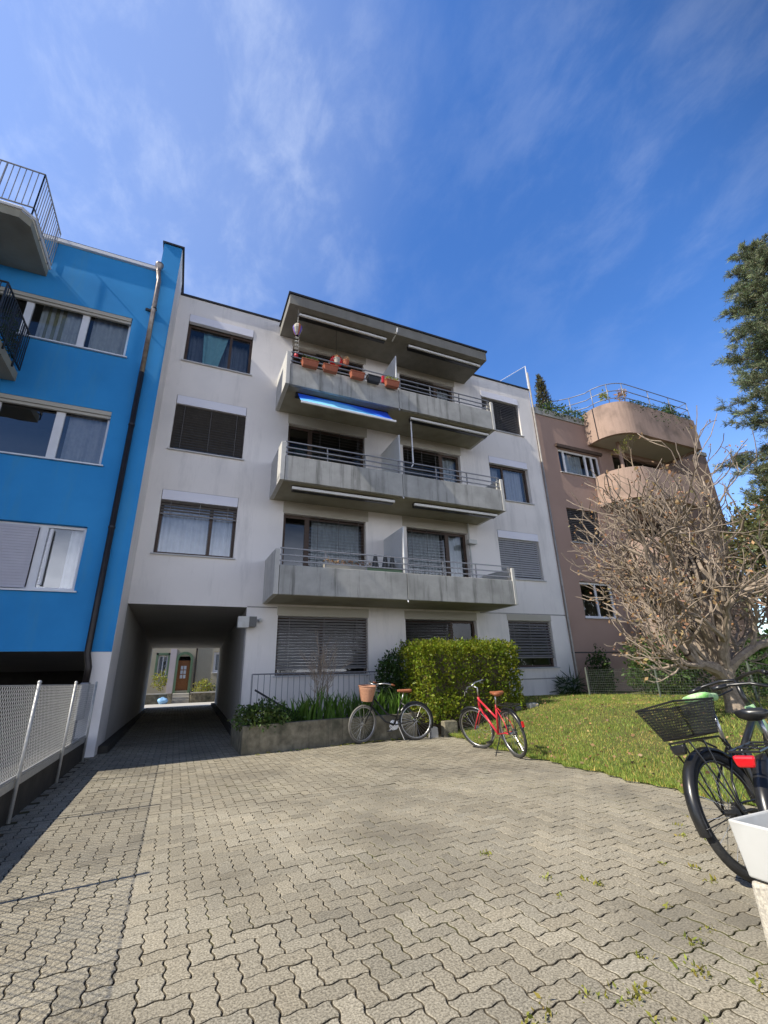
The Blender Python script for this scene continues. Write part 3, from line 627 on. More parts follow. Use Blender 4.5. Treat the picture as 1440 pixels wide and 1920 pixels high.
for k in range(22): mb.hexa([(-6.15, YB+.03, 2.93+k*.055), (-2.8, YB+.03, 2.93+k*.055), (-2.8, YB+.06, 2.93+k*.055), (-6.15, YB+.06, 2.93+k*.055), (-6.15, YB+.038, 2.983+k*.055), (-2.8, YB+.038, 2.983+k*.055), (-2.8, YB+.06, 2.983+k*.055), (-6.15, YB+.06, 2.983+k*.055)])
mb.build('roller_shutter', M['shutter'], w_)
mb = MB(); mb.box(-2.60, -2.555, YB+.02, YB+.09, 3.0, 4.1); mb.build('casement_frame', wf, w_)
for (z0, zt) in ((9.55, 9.6), (6.9, 6.95)):
    mb = MB(); mb.box(-6.38, -2.0, YB+.01, YB+.085, z0-.10, z0-.004).box(-6.38, -2.0, YB+.03, YB+.09, z0-.17, z0-.11); mb.build('blind_housing', M['lintel'], bb)
def rail_panel(mb, p, q, zt, zb_, n_, r=.011):
    p = Vector(p); q = Vector(q)
    for z in (zt, zb_): mb.tube([(p.x, p.y, z), (q.x, q.y, z)], r*1.5, 6)
    for k in range(n_+1):
        a = p.lerp(q, k/n_); mb.tube([(a.x, a.y, zb_ if k % 6 else zb_-.18), (a.x, a.y, zt)], r*(1.5 if k % 6 == 0 else .8), 5)
# top balcony with cut corner and thin grey railing
mb = MB(); mb.prism([(-9, YB-.005, 10.12), (-9, 8.76, 10.12), (-4.0, 8.76, 10.12), (-3.84, 8.92, 10.12), (-3.84, YB-.005, 10.12)], .2); bl1 = mb.build('balcony', M['soffit'], bb)
mb = MB(); rail_panel(mb, (-9, 8.74, 0), (-3.81, 8.74, 0), 11.47, 10.46, 48); rail_panel(mb, (-3.81, 8.74, 0), (-3.81, YB-.02, 0), 11.47, 10.46, 14); mb.build('railing', M['grey_metal'], bl1)
mb = MB(); mb.tube([(-9, 8.75, 10.36), (-3.99, 8.75, 10.36), (-3.82, 8.92, 10.36), (-3.82, YB-.02, 10.36)], .04, 6); mb.build('slab_edge_trim', M['white_metal'], bl1)
mb = MB(); mb.prism([(-9, YB-.005, 7.22), (-9, 8.75, 7.22), (-3.82, 8.75, 7.22), (-3.82, YB-.005, 7.22)], .2); bl2 = mb.build('balcony', M['soffit'], bb)
mb = MB(); rail_panel(mb, (-9, 8.72, 0), (-3.80, 8.72, 0), 8.42, 7.5, 52, .013); rail_panel(mb, (-3.80, 8.72, 0), (-3.80, YB-.02, 0), 8.42, 7.5, 16, .013); mb.build('railing', M['black'], bl2)
P = np.stack([-3.98+.05*rng.normal(size=500), 9.5+.7*rng.random(500), 8.05+.22*rng.normal(size=500)], 1)
V, F, T = leaves(P, .07, .5); ivy = npmesh('balcony_shrub', V, F, M['leaf_dark'], tint=T); tag(ivy, 'leafy dark shrub behind the black railing of the blue house balcony', 'plant')
# garage end beams
mb = MB(); mb.box(-9.5, -1.6, 24.0, 24.38, 1.5, 1.785); mb.box(-9.5, -2.95, 23.9, 24.0, -.03, 1.6); mb.build('garage_beam', M['wall_dark'], bb)

# ------------------------------------------------------------------ pink-brown building
pb = empty('apartment_building', (0, 0, 0), 'pinkish brown apartment house with rounded balconies behind the bare tree', 'building')
hp = [(12.6, 14.82, 8.38, 9.42), (12.5, 14.1, 5.58, 6.9), (12.5, 14.1, 2.9, 4.15)]
for zf in (2.2, 5.0, 7.8): hp.append((15.6, 18.6, zf, zf+1.9))
hp.append((12.05, 13.25, .32, 1.22))
mb = MB(); wall_front(mb, 11.605, 22.2, 0, 10.75, D+.01, hp, depth=1.2); yy = D+.01
mb.poly([(22.2, yy, 0), (22.2, 24, 0), (22.2, 24, 10.75), (22.2, yy, 10.75)]); mb.poly([(11.605, yy, 10.75), (22.2, yy, 10.75), (22.2, 24, 10.75), (11.605, 24, 10.75)])
mb.build('wall', [M['pink_wall'], M['room']], pb)
mb = MB(); mb.box(11.66, 14.4, yy-.05, yy+.4, 10.755, 11.05).box(14.4, 22.25, yy-.05, yy+.3, 10.755, 10.95); mb.build('roof_parapet', M['conc'], pb)
mb = MB(); mb.box(11.61, 22.2, yy-.012, yy+.01, 1.75, 1.79); mb.build('wall_groove', M['dark_metal'], pb)
w_ = window(pb, 12.6, 14.82, 8.38, 9.42, yy, wf, (12.95, 14.1, 14.45), rec=.1, mw=.09, curtains=((13.1, 14.0, 'curtain_sheer'),))
mb = MB(); mb.box(12.5, 14.92, yy-.10, yy+.02, 9.43, 9.55); mb.build('hood', M['brown_frame'], w_)
window(pb, 12.5, 14.1, 5.58, 6.9, yy, M['brown_frame'], (), blind=5.62, bm=M['blind_dark'], bt=60, rec=.12)
window(pb, 12.5, 14.1, 2.9, 4.15, yy, wf, (13.3,), rec=.1)
for zf in (2.2, 5.0, 7.8): window(pb, 15.6, 18.6, zf, zf+1.9, yy, M['brown_frame'], (16.6, 17.6), rec=.12, sill=False)
mb = MB()
for k in range(15): mb.box(12.08+k*.08, 12.105+k*.08, yy+.03, yy+.055, .33, 1.21)
mb.build('window_grille', M['black'], pb)
def round_path(x0, x1, y0, y1, r, off=0, n_=14):
    p = [(x0+off, y1)]
    for k in range(n_+1):
        a = PI+(PI/2)*k/n_; p.append((x0+r+(r-off)*math.cos(a), y0+r+(r-off)*math.sin(a)))
    p += [(x1-off, y0+off), (x1-off, y1)]
    return p
for bi, (zb, zt, x1) in enumerate(((9.83, 11.25, 19.25), (7.15, 8.38, 18.3), (4.4, 5.6, 18.3), (1.6, 2.8, 18.3))):
    po = round_path(14.3, x1, 9.98, yy-.002, 1.15); pi_ = round_path(14.3, x1, 9.98, yy-.002, 1.15, .14)
    mb = MB(); n_ = len(po); i0 = 0
    for (x, y), (xa, ya) in zip(po, pi_): mb.v += [(x, y, zb), (x, y, zt), (xa, ya, zt), (xa, ya, zb)]
    for k in range(n_-1):
        a = 4*k
        for e in range(4): mb.f.append((a+e, a+4+e, a+4+(e+1) % 4, a+(e+1) % 4)); mb.m.append(0)
    mb2 = MB(); mb2.prism([(x, y, zb+.06) for x, y in pi_], .15); bal = mb2.build('balcony', M['lintel'], pb)
    mb.build('parapet', M['pink_conc'], bal)
    mb = MB(); mb.box(14.295, 14.31, 10.9, 10.93, zb, zt); mb.build('panel_joint', M['dark_metal'], bal)
    if bi == 0:
        mb = MB(); rp = round_path(14.3, x1, 9.98, yy, 1.15, .07)
        rp = [(12.9, yy+1.2), (14.0, yy+.2)]+rp[1:]
        for h_ in (.22, .55, .9): mb.tube([(x, y, zt+h_) for x, y in rp], .018, 6)
        for k in (1, 4, 9, 14, len(rp)-2, len(rp)-1): mb.tube([(rp[k][0], rp[k][1], zt-.05), (rp[k][0], rp[k][1], zt+.92)], .018, 6)
        for x in (16.7, 18.0): mb.tube([(x, 10.05, zt-.05), (x, 10.05, zt+.92)], .018, 6)
        mb.build('railing', M['grey_metal'], bal, smooth=True)
mb = MB(); mb.tube([(15.35, 10.9, 8.3), (15.35, 10.9, 9.9)], .07, 8); mb.build('post', M['pink_wall'], pb)
# glass windbreak on the roof edge
mb = MB(); mb.tube([(11.6, D-.02, 11.75), (11.6, D-.02, 12.95)], .025, 6).tube([(11.6, D-.02, 12.95), (10.2, D-.02, 11.85)], .012, 6); q = mb.build('windbreak', M['white_metal'], pb)
mb = MB(); mb.poly([(10.25, D-.02, 11.84), (11.58, D-.02, 11.84), (11.58, D-.02, 12.9)]); mb.build('pane', M['glass'], q)

# ------------------------------------------------------------------ house across the street
fh = empty('house', (0, 0, 0), 'cream house with a green arched doorway seen through the passage', 'house')
YH = 32.0
mb = MB(); wall_front(mb, -9, 8, 0, 8, YH, [(-1.15, -.62, 1.6, 2.8), (-.02, .72, .75, 2.75), (2.05, 2.9, 1.75, 3.0)], depth=.6, rec=.2); mb.poly([(-9, YH, 8), (8, YH, 8), (8, 42, 8), (-9, 42, 8)]); mb.build('wall', [M['cream'], M['room']], fh)
mb = MB(); mb.box(-.5, -.15, YH-.06, YH-.002, .6, 3.2); mb.build('pilaster', M['pale_plaster'], fh)
window(fh, -1.15, -.62, 1.6, 2.8, YH, wf, (-.88,), curtains=((-1.1, -.66, 'curtain_sheer'),))
mb = MB(); mb.box(-1.28, -1.16, YH-.05, YH, 1.5, 2.95).box(-.61, -.51, YH-.05, YH, 1.5, 2.95).box(-1.28, -.51, YH-.05, YH, 2.83, 2.95); mb.build('window_surround', M['green_paint'], fh)
window(fh, 2.05, 2.9, 1.75, 3.0, YH, wf, (), fwid=.14, curtains=((2.2, 2.8, 'curtain_sheer'),), sillm='white_metal')
mb = MB(); mb.box(-.14, .0, YH-.08, YH+.1, .6, 2.6).box(.70, .84, YH-.08, YH+.1, .6, 2.6)
for k in range(9):
    a0 = PI*k/9; a1 = PI*(k+1)/9; c0 = (.35, 2.6)
    mb.hexa([(c0[0]+.49*math.cos(a0), YH-.08, c0[1]+.42*math.sin(a0)), (c0[0]+.33*math.cos(a0), YH-.08, c0[1]+.26*math.sin(a0)), (c0[0]+.33*math.cos(a0), YH+.1, c0[1]+.26*math.sin(a0)), (c0[0]+.49*math.cos(a0), YH+.1, c0[1]+.42*math.sin(a0)),
             (c0[0]+.49*math.cos(a1), YH-.08, c0[1]+.42*math.sin(a1)), (c0[0]+.33*math.cos(a1), YH-.08, c0[1]+.26*math.sin(a1)), (c0[0]+.33*math.cos(a1), YH+.1, c0[1]+.26*math.sin(a1)), (c0[0]+.49*math.cos(a1), YH+.1, c0[1]+.42*math.sin(a1))])
mb.build('door_surround', M['green_paint'], fh)
mb = MB(); mb.box(.0, .70, YH+.12, YH+.17, .75, 2.5); dr = mb.build('door', M['door_wood'], fh)
mb = MB()
for i in range(2):
    for j in range(3): mb.box(.18+i*.18, .32+i*.18, YH+.105, YH+.122, 1.45+j*.26, 1.66+j*.26)
mb.build('door_pane', M['curtain'], dr)
mb = MB(); mb.tube([(1.0, YH-.06, .3), (1.0, YH-.06, 7.8)], .05, 8); mb.build('downpipe', M['pipe'], fh)
mb = MB(); mb.box(-.1, .8, 30.6, YH-.1, .0, .6).box(-.1, .8, 30.2, 30.6, 0, .42).box(-.1, .8, 29.8, 30.2, 0, .28); mb.build('step', M['pave_slab'], fh)
for nm, (a, b_), lab in (('garden_wall', (-3.5, -.35), 'low grey front garden wall left of the steps across the street'), ('garden_wall', (.85, 6), 'low grey front garden wall right of the steps across the street')):
    mb = MB(); mb.box(a, b_, 29.3, 29.5, 0, .62).box(a, b_, 29.5, YH-.2, 0, .5); w_ = mb.build(nm, M['wall_old'], None); tag(w_, lab, 'wall', 'front garden walls across the street')
    mb = MB(); mb.box(a-.02, b_+.02, 29.26, 29.54, .623, .68); mb.build('coping', M['pave_slab'], w_)
def blob(name, c, rad, n_, sz, m_, label, cat='shrub', group=None, parent=None, shell=.55, aspect=.5):
    d = rng.normal(size=(n_, 3)); d /= np.linalg.norm(d, axis=1, keepdims=True); rr = shell+(1-shell)*rng.random((n_, 1))
    lump = 1+.18*np.sin(d[:, :1]*5+d[:, 1:2]*4)+.12*np.sin(d[:, 2:]*7+d[:, :1]*3)
    P = np.array(c)+d*rr*lump*np.array(rad); P[:, 2] = np.maximum(P[:, 2], c[2]-rad[2]*.9)
    V, F, T = leaves(P, sz, aspect, outward=d*.7)
    o = npmesh(name, V, F, M[m_], parent=parent, tint=T)
    if label: tag(o, label, cat, group)
    return o
blob('shrub', (1.5, 30.0, .95), (.55, .4, .4), 700, .10, 'leaf_yellow', 'yellow green shrub on the garden wall right of the far doorway')
blob('shrub', (2.5, 30.2, .85), (.5, .4, .3), 400, .10, 'leaf_dark', 'dark low shrub below the far white framed window')
blob('shrub', (-.85, 30.0, 1.35), (.38, .35, .5), 450, .10, 'leaf_yellow', 'pale leafed potted shrub in front of the far green window')
blob('shrub', (-2.9, 30.2, 1.3), (.6, .4, .5), 500, .12, 'leaf_yellow', 'bright yellow green bush across the street beyond the blue house')
def bag(loc, s_, lab):
    mb = MB(); n_ = 14; L = 8
    for j in range(L+1):
        v_ = j/L; r_ = s_*(.9*math.sin(PI*min(v_*.85+.12, 1))**.6)*(1 if v_ < .8 else .5)
        for i in range(n_):
            a = 2*PI*i/n_; k = 1+.12*math.sin(3*a+5*v_)+.08*math.sin(7*a+2*v_); mb.v.append((loc[0]+1.25*r_*k*math.cos(a), loc[1]+r_*k*math.sin(a), loc[2]+v_*s_*1.5*(1+.15*math.sin(2*a+1))))
    for j in range(L):
        for i in range(n_): mb.f.append((j*n_+i, j*n_+(i+1) % n_, (j+1)*n_+(i+1) % n_, (j+1)*n_+i)); mb.m.append(0)
    mb.f.append(tuple(range(L*n_, L*n_+n_))); mb.m.append(0)
    tag(mb.build('rubbish_bag', M['bag_blue'], smooth=True), lab, 'bag', 'blue rubbish bags on the street')
bag((-.55, 28.9, .14), .22, 'light blue rubbish bag on the sunny street seen through the passage')
bag((-4.0, 28.5, .14), .36, 'light blue rubbish bag seen through the wire fence under the blue house')

# ------------------------------------------------------------------ wire fence on the left
FX = -1.30
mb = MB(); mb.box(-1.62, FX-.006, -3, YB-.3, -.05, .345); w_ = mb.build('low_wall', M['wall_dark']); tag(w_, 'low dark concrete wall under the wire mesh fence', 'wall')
fe = empty('wire_fence', (0, 0, 0), 'silver wire mesh fence on steel posts along the left edge of the yard', 'fence')
mb = MB(); z0, z1 = .38, 1.205; ya, yb_ = -2.0, 9.7; st = .062; dz = z1-z0
y = ya-dz
while y < yb_:
    for sgn in (1, -1):
        p, q = (y, z0), (y+dz, z1)
        if sgn < 0: p, q = (y+dz, z0), (y, z1)
        # clip to [ya,yb]
        def cl(p, q):
            (a, b_), (c_, d_) = p, q
            if a > c_: a, b_, c_, d_ = c_, d_, a, b_
            if c_ < ya or a > yb_: return None
            if a < ya: b_ += (d_-b_)*(ya-a)/(c_-a); a = ya
            if c_ > yb_: d_ = b_+(d_-b_)*(yb_-a)/(c_-a); c_ = yb_
            return (a, b_), (c_, d_)
        r_ = cl(p, q)
        if r_: mb.tube([(FX+.004*sgn, *r_[0]), (FX+.004*sgn, *r_[1])], .0021, 4, cap=False)
    y += st
mb.build('wire_mesh', M['zinc'], fe)
mb = MB(); mb.tube([(FX, ya, z1), (FX, yb_, z1)], .003, 5).tube([(FX, ya, z0+.01), (FX, yb_, z0+.01)], .014, 6).box(FX-.004, FX+.014, ya, yb_, .30, .372); mb.build('rail', M['zinc'], fe)
for y in (1.9, 3.85, 5.82, 7.75, 9.62):
    mb = MB(); mb.tube([(FX+.04, y, .02), (FX+.04, y, 1.235)], .0165, 8).lathe([(0, 1.25), (.012, 1.247), (.02, 1.235), (.02, 1.225)], (FX+.04, y, 0), 10); mb.build('post', M['zinc'], fe, smooth=True)

# ------------------------------------------------------------------ planting bed, railing
pl = [(1.15, 8.83), (3.06, 9.13), (4.75, 9.25)]
mb = MB()
for (a, b_) in zip(pl, pl[1:]):
    mb.hexa([(a[0], a[1], -.02), (b_[0], b_[1], -.02), (b_[0], b_[1]+.14, -.02), (a[0], a[1]+.14, -.02), (a[0], a[1], .455), (b_[0], b_[1], .46), (b_[0], b_[1]+.14, .46), (a[0], a[1]+.14, .455)])
mb.box(1.15, 1.29, 8.972, 10.6, -.02, .45); w_ = mb.build('planter_wall', M['wall_old'], bevel=.012); tag(w_, 'weathered mossy concrete planter wall in front of the white house', 'wall')
mb = MB(); mb.prism([(1.29, 8.98, 0), (3.06, 9.27, 0), (4.75, 9.4, 0), (4.75, 10.6, 0), (1.29, 10.6, 0)], .41); tag(mb.build('planting_soil', M['soil']), kind='structure')
mb = MB(); mb.box(4.7, 9.0, 9.4, D-.01, -.02, .44); tag(mb.build('bed', M['soil']), kind='structure')
for i, (x, y, w, d_, h_, lab) in enumerate(((4.98, 8.98, .17, .14, .2, 'pale square kerb stone beside the black bicycle'), (5.35, 8.95, .34, .16, .30, 'dark grey kerb block under the hedge corner'), (7.95, 9.35, .3, .15, .52, 'pale flat stone at the right foot of the hedge'))):
    mb = MB(); mb.hexa([(x-w/2, y-d_/2, -.02), (x+w/2, y-d_/2, -.02), (x+w/2, y+d_/2, -.02), (x-w/2, y+d_/2, -.02), (x-w/2*.9, y-d_/2*.9, h_), (x+w/2*.95, y-d_/2*.85, h_*.94), (x+w/2*.9, y+d_/2*.9, h_), (x-w/2*.93, y+d_/2*.9, h_*.97)]); tag(mb.build('kerb_stone', [M['pave_slab'], M['wall_old'], M['pave_slab']][i], bevel=.015), lab, 'stone', 'kerb stones by the hedge')
rl = empty('metal_railing', (0, 0, 0), 'dark upright bar railing in front of the ground floor window', 'railing')
mb = MB(); yr = 10.75; mb.tube([(1.52, yr, 1.32), (4.95, yr, 1.32)], .016, 6).tube([(1.52, yr, .42), (4.95, yr, .42)], .012, 6)
for k in range(27): x = 1.52+k*3.43/26; mb.tube([(x, yr, .0), (x, yr, 1.32)], .02 if k in (0, 13, 26) else .0085, 6)
mb.build('bars', M['grey_metal'], rl)
mb = MB(); mb.tube([(1.58, yr-.12, 1.0), (2.45, yr-.12, .5)], .02, 8).tube([(1.85, yr-.12, .845), (1.85, yr, .82)], .01, 6); mb.build('handrail', M['dark_metal'], rl)
def iris(loc, n_, h_, lab, parent=None):
    Vs, Fs, Ts = [], [], []; c = 0
    for k in range(n_):
        a = random.uniform(0, 2*PI); ln = h_*random.uniform(.7, 1.15); bx, by = loc[0]+random.gauss(0, .07), loc[1]+random.gauss(0, .06); le = random.uniform(.05, .35); bend = random.uniform(.0, .35); wa = random.uniform(0, 2*PI)
        w = Vector((math.cos(wa), math.sin(wa), 0))*random.uniform(.018, .029); tv = random.uniform(.6, 1.4)
        for j in range(5):
            v_ = j/4; off = le*v_+bend*v_**3; p = Vector((bx+math.cos(a)*off*ln, by+math.sin(a)*off*ln, loc[2]+ln*(v_-.35*bend*v_**3))); ww = w*(1-v_**2.2)+w*.05
            Vs += [tuple(p-ww), tuple(p+ww)]; Ts += [(tv, tv, tv*.9)]*2
        for j in range(4): Fs.append((c+2*j, c+2*j+1, c+2*j+3, c+2*j+2))
        c += 10
    o = npmesh('iris_plant', np.array(Vs), np.array(Fs), M['leaf_iris'], tint=np.array(Ts)); return tag(o, lab, 'plant', 'sword leaved plants in the planter')
xs_ = np.linspace(2.15, 4.55, 11)
for i, x in enumerate(xs_):
    iris((x, 9.3+.12*(x-2)*.3+random.uniform(0, .25), .41), 20, random.uniform(.44, .60), 'clump of upright sword shaped green leaves behind the planter wall')
for i, (x, y) in enumerate(((2.5, 9.75), (3.1, 9.85), (3.7, 9.8), (4.3, 9.9))): iris((x, y, .41), 15, .5, 'clump of upright sword shaped green leaves behind the planter wall')
blob('shrub', (1.52, 9.08, .58), (.46, .30, .24), 2600, .06, 'leaf_mid', 'low rounded green shrub spilling over the left end of the planter')
blob('shrub', (2.0, 9.35, .50), (.32, .2, .15), 600, .055, 'leaf_dark', 'dark low ground cover plant beside the sword leaved clumps')
# small bare shrub
def branch_tree(mb, base, d0, ln, r, lv, maxlv, spread, kids, tips, up=.15, wob=.16, taper=.62, n_side=6, minr=.003):
    pts = [Vector(base)]; d = Vector(d0).normalized(); segs = 4 if lv < maxlv-1 else 3
    rs = [r]
    for k in range(segs):
        d = (d+Vector((random.gauss(0, wob), random.gauss(0, wob), random.gauss(0, wob)+up*.25))).normalized()
        pts.append(pts[-1]+d*ln/segs); rs.append(max(r*(1-(1-taper)*(k+1)/segs), minr*.7))
    mb.tube(pts, rs, max(3, n_side-lv), 0 if lv < 3 else 0, cap=False)
    if lv >= maxlv: tips.append((pts[-1], d)); return
    nk = kids[min(lv, len(kids)-1)]
    for k in range(nk):
        t_ = random.uniform(.35, 1) if k < nk-1 else 1.0; i = min(int(t_*segs), segs-1); p = pts[i].lerp(pts[i+1], t_*segs-i)
        ax = d.orthogonal().normalized(); ax.rotate(Matrix.Rotation(random.uniform(0, 2*PI), 3, d)); sp = random.uniform(.45, 1)*spread
        nd = (d*math.cos(sp)+ax*math.sin(sp)+Vector((0, 0, up))).normalized()
        branch_tree(mb, p, nd, ln*random.uniform(.55, .85), max(rs[i+1]*random.uniform(.5, .75), minr), lv+1, maxlv, spread, kids, tips, up, wob, taper, n_side, minr)
sh = empty('bare_shrub', (2.75, 9.9, .41), 'thin leafless twiggy shrub in front of the ground floor blind', 'shrub')
mb = MB(); tips = []
for k in range(5): branch_tree(mb, (random.gauss(0, .06), random.gauss(0, .05), 0), (random.gauss(0, .28), random.gauss(0, .2), 1), random.uniform(.55, .72), .017, 0, 3, .55, [4, 3, 2], tips, .28, minr=.0048)
mb.build('branches', M['bark'], sh)
# hedge
he = empty('hedge', (0, 0, 0), 'dense clipped green box shaped hedge with sunlit top', 'hedge')
hx0, hx1, hy0, hy1, hz0, hz1 = 5.0, 7.72, 9.35, 10.75, .35, 1.88
def hedge_pts(n_):
    A = [(hx1-hx0)*(hy1-hy0), (hx1-hx0)*(hz1-hz0), (hy1-hy0)*(hz1-hz0), (hy1-hy0)*(hz1-hz0)]; A = np.array(A)/sum(A); ch = rng.choice(4, n_, p=A); u = rng.random((n_, 3))
    P = np.array([hx0, hy0, hz0])+u*np.array([hx1-hx0, hy1-hy0, hz1-hz0]); O = np.zeros((n_, 3)); dp = rng.exponential(.13, n_).clip(0, .45)-.04
    lum = .05*np.sin(P[:, 0]*6+P[:, 2]*5)+.04*np.sin(P[:, 1]*9+P[:, 0]*3)+.03*np.sin(P[:, 0]*13)
    dp = dp+lum
    k = ch == 0; P[k, 2] = hz1-dp[k]; O[k, 2] = 1
    k = ch == 1; P[k, 1] = hy0+dp[k]; O[k, 1] = -1
    k = ch == 2; P[k, 0] = hx0+dp[k]; O[k, 0] = -1
    k = ch == 3; P[k, 0] = hx1-dp[k]; O[k, 0] = 1
    # rounded shoulders
    c = np.array([(hx0+hx1)/2, (hy0+hy1)/2, (hz0+hz1)/2]); q = (P-c)/np.array([(hx1-hx0)/2, (hy1-hy0)/2, (hz1-hz0)/2]); over = (np.sort(np.abs(q), axis=1)[:, 1]-.86).clip(0)*.35
    P = c+(P-c)*(1-over[:, None]); return P, O
P, O = hedge_pts(21000); V, F, T = leaves(P, .062, .52, outward=O*.7, up=.3, fold=.05); npmesh('foliage', V, F, M['leaf_hedge'], he, T)
sp_ = np.vstack([np.array([random.uniform(hx0, hx1), random.uniform(hy0, hy1), hz1])+np.array([random.gauss(0, .02), random.gauss(0, .02), .03+.16*j/9*random.random()]) for k in range(60) for j in range(9)]); V, F, T = leaves(sp_, .055, .45, up=.9); npmesh('shoots', V, F, M['leaf_hedge'], he, T)
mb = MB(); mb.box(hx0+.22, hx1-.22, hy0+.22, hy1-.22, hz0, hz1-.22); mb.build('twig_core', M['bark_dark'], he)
sh2 = blob('shrub', (4.72, 10.45, 1.15), (.34, .3, .58), 2600, .07, 'leaf_dark', 'dark upright shrub between the railing and the clipped hedge')
blob('grass_tuft', (11.0, 11.15, .72), (.42, .16, .28), 500, .28, 'leaf_dark', 'tuft of long dark grass at the foot of the white house corner', 'plant', aspect=.07)
P = np.stack([5.35+.3*rng.normal(size=700), 9.2+.08*rng.normal(size=700), .25+.5*rng.random(700)], 1); V, F, T = leaves(P, .06, .55); npmesh('climbing_plant', V, F, M['leaf_hedge'], he, T)  # leaves of a climbing plant, parented to the hedge

# ------------------------------------------------------------------ bicycles
def bicycle(label, loc, heading, lean, kind, steer=0.0):
    """origin at the rear tyre's contact; local x forward, y left, z up"""
    root = empty('bicycle', loc, label, 'bicycle', 'bicycles parked around the yard', (-lean, 0, PI/2-heading))
    RW = .345; xf = 1.07 if kind != 'dutch' else 1.10; hub_r = Vector((0, 0, RW)); hub_f = Vector((xf, 0, RW))
    ht0 = Vector((xf-.20, 0, .62)); ht1 = Vector((xf-.265, 0, .84)); axis = (ht1-ht0).normalized()
    if kind == 'ebike2': ht1 = Vector((xf-.27, 0, .86))
    if kind == 'ebike': xf = 1.07; ht0 = Vector((.84, 0, .70)); ht1 = Vector((.79, 0, .93)); axis = (ht1-ht0).normalized()
    Rm = Matrix.Translation(ht0) @ Matrix.Rotation(steer, 4, axis) @ Matrix.Translation(-ht0)
    def st(p): return Rm @ Vector(p)
    fm = {'dutch': 'black', 'red': 'red', 'ebike': 'black', 'ebike2': 'black'}[kind]
    tyre_r = .021 if kind in ('dutch', 'red') else .026
    def wheel(c, front):
        T = (lambda p: st(p)) if front else (lambda p: Vector(p))
        circ = lambda r, y=0, n_=40: [T((c.x+r*math.cos(2*PI*k/n_), c.y+y, c.z+r*math.sin(2*PI*k/n_))) for k in range(n_)]
        mb = MB(); mb.tube([T((c.x, -.05, c.z)), T((c.x, .05, c.z))], .02 if kind != 'ebike' or not front else .02, 10); w = mb.build('wheel', M['chrome'] if kind != 'ebike' else M['black'], root)
        w['label'] = 'front wheel' if front else 'rear wheel'
        mb = MB(); mb.tube(circ(RW-tyre_r), tyre_r, 8, closed=True); mb.build('tyre', M['tyre_pale'] if (kind == 'dutch' and front) else M['rubber'], w, smooth=True)
        mb = MB(); mb.tube(circ(RW-tyre_r*2-.006), .011, 6, closed=True); mb.build('rim', M['chrome'] if kind in ('dutch', 'red') else M['black'], w, smooth=True)
        mb = MB()
        for k in range(28):
            a = 2*PI*k/28; s_ = .03*(1 if k % 2 else -1); a2 = a+.5*(1 if (k//2) % 2 else -1)
            mb.tube([T((c.x+.02*math.cos(a2), s_, c.z+.02*math.sin(a2))), T((c.x+(RW-.055)*math.cos(a), 0, c.z+(RW-.055)*math.sin(a)))], .0016, 3, cap=False)
        mb.build('spokes', M['chrome'], w)
        return w
    wheel(hub_r, False); wheel(hub_f, True)
    bbk = Vector((.44, 0, .29)); stp = Vector((.27, 0, .74))
    mb = MB()
    if kind == 'dutch':
        mb.tube([ht0+axis*.03, Vector((.62, 0, .36)), bbk], .018, 8).tube([ht1-axis*.04, Vector((.58, 0, .50)), Vector((.37, 0, .44))], .016, 8)
    elif kind == 'red':
        mb.tube([ht0+axis*.05, bbk], .019, 8).tube([ht1-axis*.04, Vector((.345, 0, .53))], .017, 8)
    else:
        mb.tube([ht0+axis*.04, Vector((.60, 0, .38)), bbk], .034, 10).tube([ht1-axis*.05, Vector((.33, 0, .60))], .024, 8)
    mb.tube([bbk, stp], .017, 8).tube([ht0, ht1], .021 if kind in ('dutch', 'red') else .028, 10)
    for s_ in (1, -1):
        mb.tube([bbk+Vector((0, .02*s_, 0)), hub_r+Vector((.12, .045*s_, .0)), hub_r+Vector((0, .06*s_, 0))], .010, 6).tube([stp+Vector((.01, .012*s_, -.05)), hub_r+Vector((.06, .05*s_, .16)), hub_r+Vector((0, .06*s_, 0))], .008, 6)
    mb.build('frame', M[fm], root, smooth=True)
    if kind in ('ebike',):
        mb = MB(); mb.tube([ht0-axis*.01, ht1+axis*.01], .034, 12); mb.build('head_tube_sleeve', M['green'], root, smooth=True)
        mb = MB(); mb.box(.30, .44, -.045, .045, .36, .66); mb.build('battery', M['black'], root, bevel=.015)
    mb = MB()
    for s_ in (1, -1): mb.tube([st(ht0+Vector((0, .025*s_, 0))), st(Vector((xf-.13, .045*s_, .52))), st(hub_f+Vector((0, .055*s_, 0)))], .011, 6)
    mb.tube([st(ht0+Vector((0, -.03, 0))), st(ht0+Vector((0, .03, 0)))], .016, 6); mb.build('fork', M[fm], root, smooth=True)
    # saddle
    sz = .93 if kind != 'ebike' else 1.03; sx = .20 if kind != 'ebike' else .30
    mb = MB(); mb.tube([stp-Vector((0, 0, .02)), Vector((sx+.02, 0, sz-.05))], .013, 8); mb.build('seat_post', M['chrome'], root, smooth=True)
    mb = MB(); prof = [(-.14, .085, .045), (-.10, .095, .055), (-.03, .07, .05), (.05, .035, .045), (.12, .022, .04), (.15, .012, .03)]; nS = 10
    for (px, hw, hh) in prof:
        for k in range(nS):
            a = 2*PI*k/nS; zz = math.sin(a); mb.v.append((sx+px, hw*math.cos(a), sz+(hh*.35*zz if zz > 0 else hh*zz)))
    for j in range(len(prof)-1):
        for k in range(nS): mb.f.append((j*nS+k, j*nS+(k+1) % nS, (j+1)*nS+(k+1) % nS, (j+1)*nS+k)); mb.m.append(0)
    mb.f.append(tuple(range(nS-1, -1, -1))); mb.f.append(tuple(range((len(prof)-1)*nS, len(prof)*nS))); mb.m += [0, 0]
    mb.build('saddle', M['leather'] if kind in ('dutch', 'red') else (M['green_saddle'] if kind == 'ebike' else M['black']), root, smooth=True)
